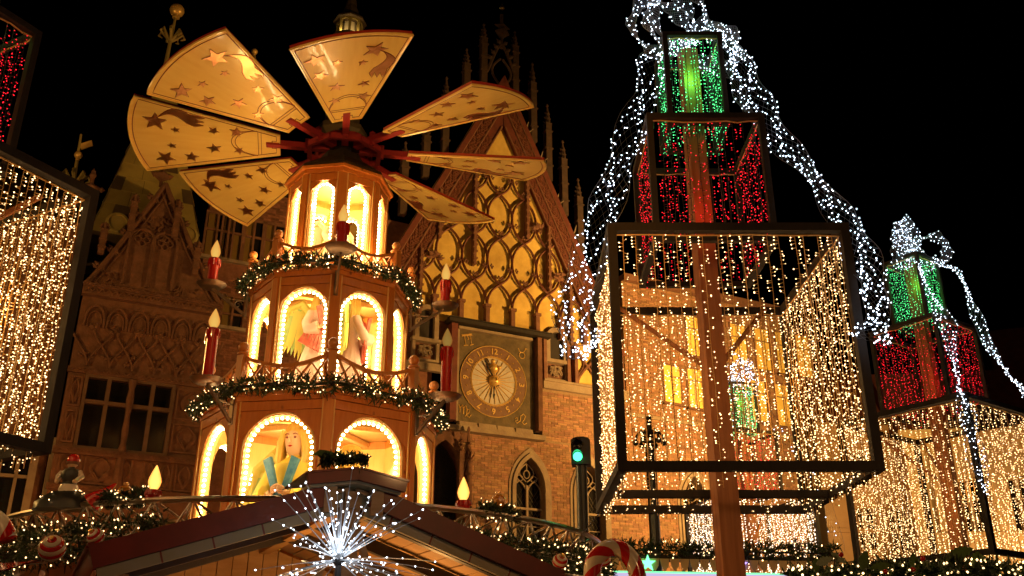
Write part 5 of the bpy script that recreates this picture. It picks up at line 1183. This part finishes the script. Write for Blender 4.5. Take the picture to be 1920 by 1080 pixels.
for k in range(22):
    x0 = -HW + .02 + (2 * HW - .04) * k / 22; x1 = x0 + (2 * HW - .04) / 22 - .008; t = MB(); f = lambda x: HZ - abs(x) * SL - .03
    t.prism([(x0, 0), (x1, 0), (x1, f(x1)), (x0, f(x0))], 2.95 + .006 * (k % 2), 3.0); t.build('wall_board', m_soffit, hut)
for s in (-1, 1):
    t = MB(); t.bbox(s * 1.45 - .06, s * 1.45 + .06, 2.8, 2.92, 0, 2.3); t.build('corner_post', m_soffit, hut); t = MB(); t.bbox(s * 1.45 - .05, s * 1.45 + .05, .5, .6, 0, 2.3); t.build('corner_post', m_soffit, hut)
t = MB(); t.bbox(-1.5, 1.5, .62, 1.1, .9, 1.0); t.build('counter', m_soffit, hut)
t = MB(); t.bbox(-.07, .07, .02, .12, HZ - .62, HZ - .06); t.build('king_post', m_soffit, hut)
t = MB(); t.beam((-.02, .07, HZ - .12), (-.2, .07, HZ - .6), .05, .05); t.beam((.02, .075, HZ - .12), (.2, .075, HZ - .6), .05, .05); t.build('apex_strut', m_soffit, hut)
t = MB(); t.beam((0, -.0, HZ - .05), (0, 3.1, HZ - .05), .1, .12); t.build('ridge_beam', m_soffit, hut)
# raised ridge cap
for s in (-1, 1):
    M = TR(0, -.09, HZ + .11) @ Matrix.Rotation(s * .17, 4, 'Y')
    for (x0, x1, y0, y1, z0, z1, nm, m) in ((.0, .37, -.05, -.004, -.04, .035, 'cap_board', m_redpaint), (.0, .35, -.003, .6, -.06, -.03, 'cap_soffit', m_pale), (.0, .38, -.06, .62, .036, .05, 'cap_skin', m_redpaint)):
        t = MB(); a, b = sorted((s * x0, s * x1)); t.bbox(a + (.001 if s > 0 else 0), b, y0, y1, z0, z1); t.build(nm, m, hut, M)
    t = MB(); a, b = sorted((s * .13, s * .22)); t.bbox(a, b, -.06, .3, HZ - .16, HZ + .05); t.build('cap_post', m_soffit, hut)
t = MB(); t.bbox(-.13, .13, .05, .08, HZ - .1, HZ + .05); t.build('cap_panel', m_pale, hut)
garland('fir_sprig', 'fir sprigs with a green leaf lying on the hut ridge cap', [at(600, 866, 6.95), at(650, 858, 7.0), at(690, 862, 7.1)], .035, 500, 5, seed=21, br=.006, L=.05)
t = MB(); t.prism([(-.1, .0), (-.05, .035), (.0, .03), (.05, .015), (.1, -.02), (.03, -.03), (-.04, -.02)], -.005, .005); o = t.build('holly_leaf', m_leaf); o.location = at(612, 852, 6.95); tag(o, 'single green leaf standing on the hut ridge cap', 'leaf')
# warm fairy strings hanging below the hut roof
def hang(s0, s1, y, z, n, seed, label):
    rr = random.Random(seed); root = thing('fairy_string', label, 'fairy lights', ho + Vector((cos(HA) * s0 - sin(HA) * y, sin(HA) * s0 + cos(HA) * y, z)), HA); L = s1 - s0
    t = MB(); pts = []
    for k in range(40): x = L * k / 39; pts.append(Vector((x, rr.gauss(0, .05), -.1 * sin(pi * (k % 8) / 8) + rr.gauss(0, .035))))
    t.tube(pts, .004, 4); t.build('wire', m_wired, root); t = MB()
    for k in range(n):
        p = rr.choice(pts) + Vector((rr.gauss(0, .06), rr.gauss(0, .12), rr.gauss(-.06, .09))); t.octa(p, .0075, (rr.gauss(0, 1), rr.gauss(0, 1), rr.gauss(0, 1)), .011)
    stuff(t.build('bulbs', g_fairy, root))
hang(-1.35, -.55, .75, 2.02, 170, 1, 'tangle of warm fairy lights under the left hut eaves'); hang(-.5, .45, .8, 2.12, 120, 2, 'warm fairy lights behind the starburst lamp'); hang(.3, 1.05, .8, 2.05, 90, 3, 'warm fairy lights under the right hut slope')
hang(-1.75, -1.35, .3, 2.18, 30, 4, 'few warm fairy lights at the left end of the hut roof')
lamp('hut_fill', 'POINT', ho + Vector((.3, 1.6, 1.9)), 30, (1., .48, .13), .08)  # unseen point lights that warm the boards under the hut roof
lamp('hut_fill', 'POINT', ho + Vector((-.5, 1.1, 1.9)), 34, (1., .48, .13), .08)
# cold starburst lamp
sb = at(635, 1050, 6.25); sbr = thing('starburst_lamp', 'cold white LED starburst with wiry branches before the hut gable', 'lamp', sb); rr = random.Random(77)
m_silver = mat('silver_wire', (.55, .58, .62), .4, metal=.5)
t = MB(); t.tube([(0, 0, 0), (.0, .02, -.5), (0, .05, -1.1)], .02, 8); t.ball((0, 0, 0), .04, 10, 8); t.build('stem', m_iron, sbr)
bulbs = MB()
for k in range(64):
    a = rr.uniform(0, 2 * pi); el = rr.uniform(-.15, 1.0) ** 1 * pi / 2 * .98 if k < 54 else rr.uniform(-.5, 0); d = Vector((cos(a) * cos(el), sin(a) * cos(el) * .8, sin(el))).normalized(); L = rr.uniform(.46, .76) * (1 - .18 * max(0, d.z)); sg = Vector((0, 0, -1)) * rr.uniform(.02, .07)
    pts = [d * L * f + sg * f * f for f in (0, .25, .5, .75, 1.)]; t = MB(); t.tube(pts, [.005, .004, .0035, .003, .0025], 4); t.build('branch', m_silver, sbr)
    for f in (.12, .3, .48, .66, .84, 1.):
        if rr.random() < .2 and f < 1: continue
        p = d * L * f + sg * f * f; tw = Vector((rr.gauss(0, 1), rr.gauss(0, 1), rr.gauss(0, 1))) * .012 if f < 1 else Vector(); bulbs.octa(p + tw, .006 if f > .5 else .005, d, .008)
stuff(bulbs.build('led_bulbs', glow('starburst_led', (.80, .90, 1.), 6., 'NONE', vary=.4), sbr))
lamp('starburst_glow', 'POINT', sb + Vector((0, -.12, .1)), 3, (.8, .9, 1.), .12)
# ------------------------------------------------------------------ lit stall far behind, centre right
so = at(1130, 1030, 19.5); st = thing('market_stall', 'far market stall with lit white front and icicle fringe below the wing', 'stall', (so.x, so.y, 0), radians(8)); w = 4.6; zt = so.z
t = MB(); t.bbox(0, w, 0, 2.4, 0, zt - .75); t.build('cabin', m_pine, st)
t = MB(); t.add([(-.2, -.5, zt - .15), (w + .2, -.5, zt - .15), (w + .2, 1.3, zt + .0), (-.2, 1.3, zt + .0), (-.2, -.5, zt - .22), (w + .2, -.5, zt - .22), (w + .2, 1.3, zt - .07), (-.2, 1.3, zt - .07)], [(0, 1, 2, 3), (4, 7, 6, 5), (0, 4, 5, 1), (1, 5, 6, 2), (3, 2, 6, 7), (0, 3, 7, 4)]); t.build('roof', m_timber, st)
for k in range(23):
    t = MB(); x = k * .2; t.prism([(x + .005, zt - .22), (x + .195, zt - .22), (x + .17, zt - .36), (x + .1, zt - .46), (x + .03, zt - .36)], -.52, -.505); t.build('icicle', m_cream, st)
t = MB(); t.bbox(.0, w, -.3, -.28, zt - .85, zt - .47); t.build('lit_front', glow('stall_tube_light', (.80, .66, 1.), .8), st)
t = MB(); t.bbox(.0, w, -.33, -.3, zt - .47, zt - .44); t.build('green_tube', glow('green_tube', (.2, 1., .4), 1.6), st)
for x, c in ((.75, (.15, 1., .35)), (2.6, (.35, .25, 1.))):
    t = MB(); t.prism([(x + p[0] * .16, zt - .32 + p[1] * .16) for p in star(1, 0, .4)], -.58, -.54); t.build('star_light', glow('star_light', c, 3.), st)
t = MB(); t.prism([(2.25, zt - .5), (2.4, zt - .5), (2.38, zt - .72), (2.25, zt - .78), (2.2, zt - .72), (2.29, zt - .68)], -.40, -.36); t.build('stocking', m_red, st)
garland('fir_garland', 'fir garland with warm lights on the far stall roof', [Vector((so.x, so.y, 0)) + RZ(radians(8)) @ Vector((x, -.4, zt - .05)) for x in (-.1, 1., 2., 3., 4., 4.7)], .2, 3500, 110, seed=31, br=.014, L=.12, wid=.016)
o2 = at(1500, 1058, 9.); 
garland('fir_garland', 'fir garland with warm lights along the lower right edge', [at(1480, 1092, 8.6), at(1600, 1086, 8.5), at(1700, 1082, 8.4), at(1800, 1080, 8.3), at(1950, 1080, 8.2)], .13, 5200, 260, seed=32, br=.010)
hl = MB(); q = []
for k in range(13):
    f = k / 12; q.append((.5 * sin(pi * f) ** .8 * (1 if k % 2 else .68) * .5, f - .5))
q = q + [(-x, z) for x, z in q[-2:0:-1]]
hl.prism(q, -.012, .012); hlm = hl.mesh('holly_leaf', m_leaf)
hol = thing('holly_garland', 'row of large green holly leaves on the lower right garland', 'garland', at(1700, 1070, 8.4)); hc = at(1700, 1070, 8.4); rr = random.Random(9)
for (px, py, s, a) in ((1545, 1052, .16, 1.2), (1572, 1046, .14, -.9), (1620, 1050, .2, .5), (1650, 1062, .17, 1.4), (1715, 1055, .2, .2), (1745, 1062, .16, -1.1), (1800, 1036, .22, 1.3), (1830, 1050, .2, .6), (1850, 1056, .18, -.6), (1780, 1052, .17, .9), (1530, 1060, .15, .3)):
    ob('holly_leaf', hlm, hol, TR(*(at(px, py, 8.3) - hc)) @ Matrix.Rotation(a, 4, 'Y') @ Matrix.Rotation(rr.uniform(-.5, .5), 4, 'X') @ Matrix.Scale(s, 4))
for (px, py) in ((1577, 1040), (1660, 1072), (1712, 1068), (1730, 1047)):
    t = MB(); t.ball(at(px, py, 8.22) - hc, .022, 10, 8); t.build('berry', m_red, hol, smooth=True)
# thin guy cable crossing in front of the signal post
t = MB(); A, B = at(1130, 955, 11.2), at(1030, 1070, 11.2); t.tube([Vector((0, 0, 0)), (B - A) * .5 + Vector((0, 0, -.02)), B - A], .008, 5); o = t.build('guy_cable', m_chrome); o.location = A; tag(o, 'pale guy cable slanting behind the signal post', 'cable')
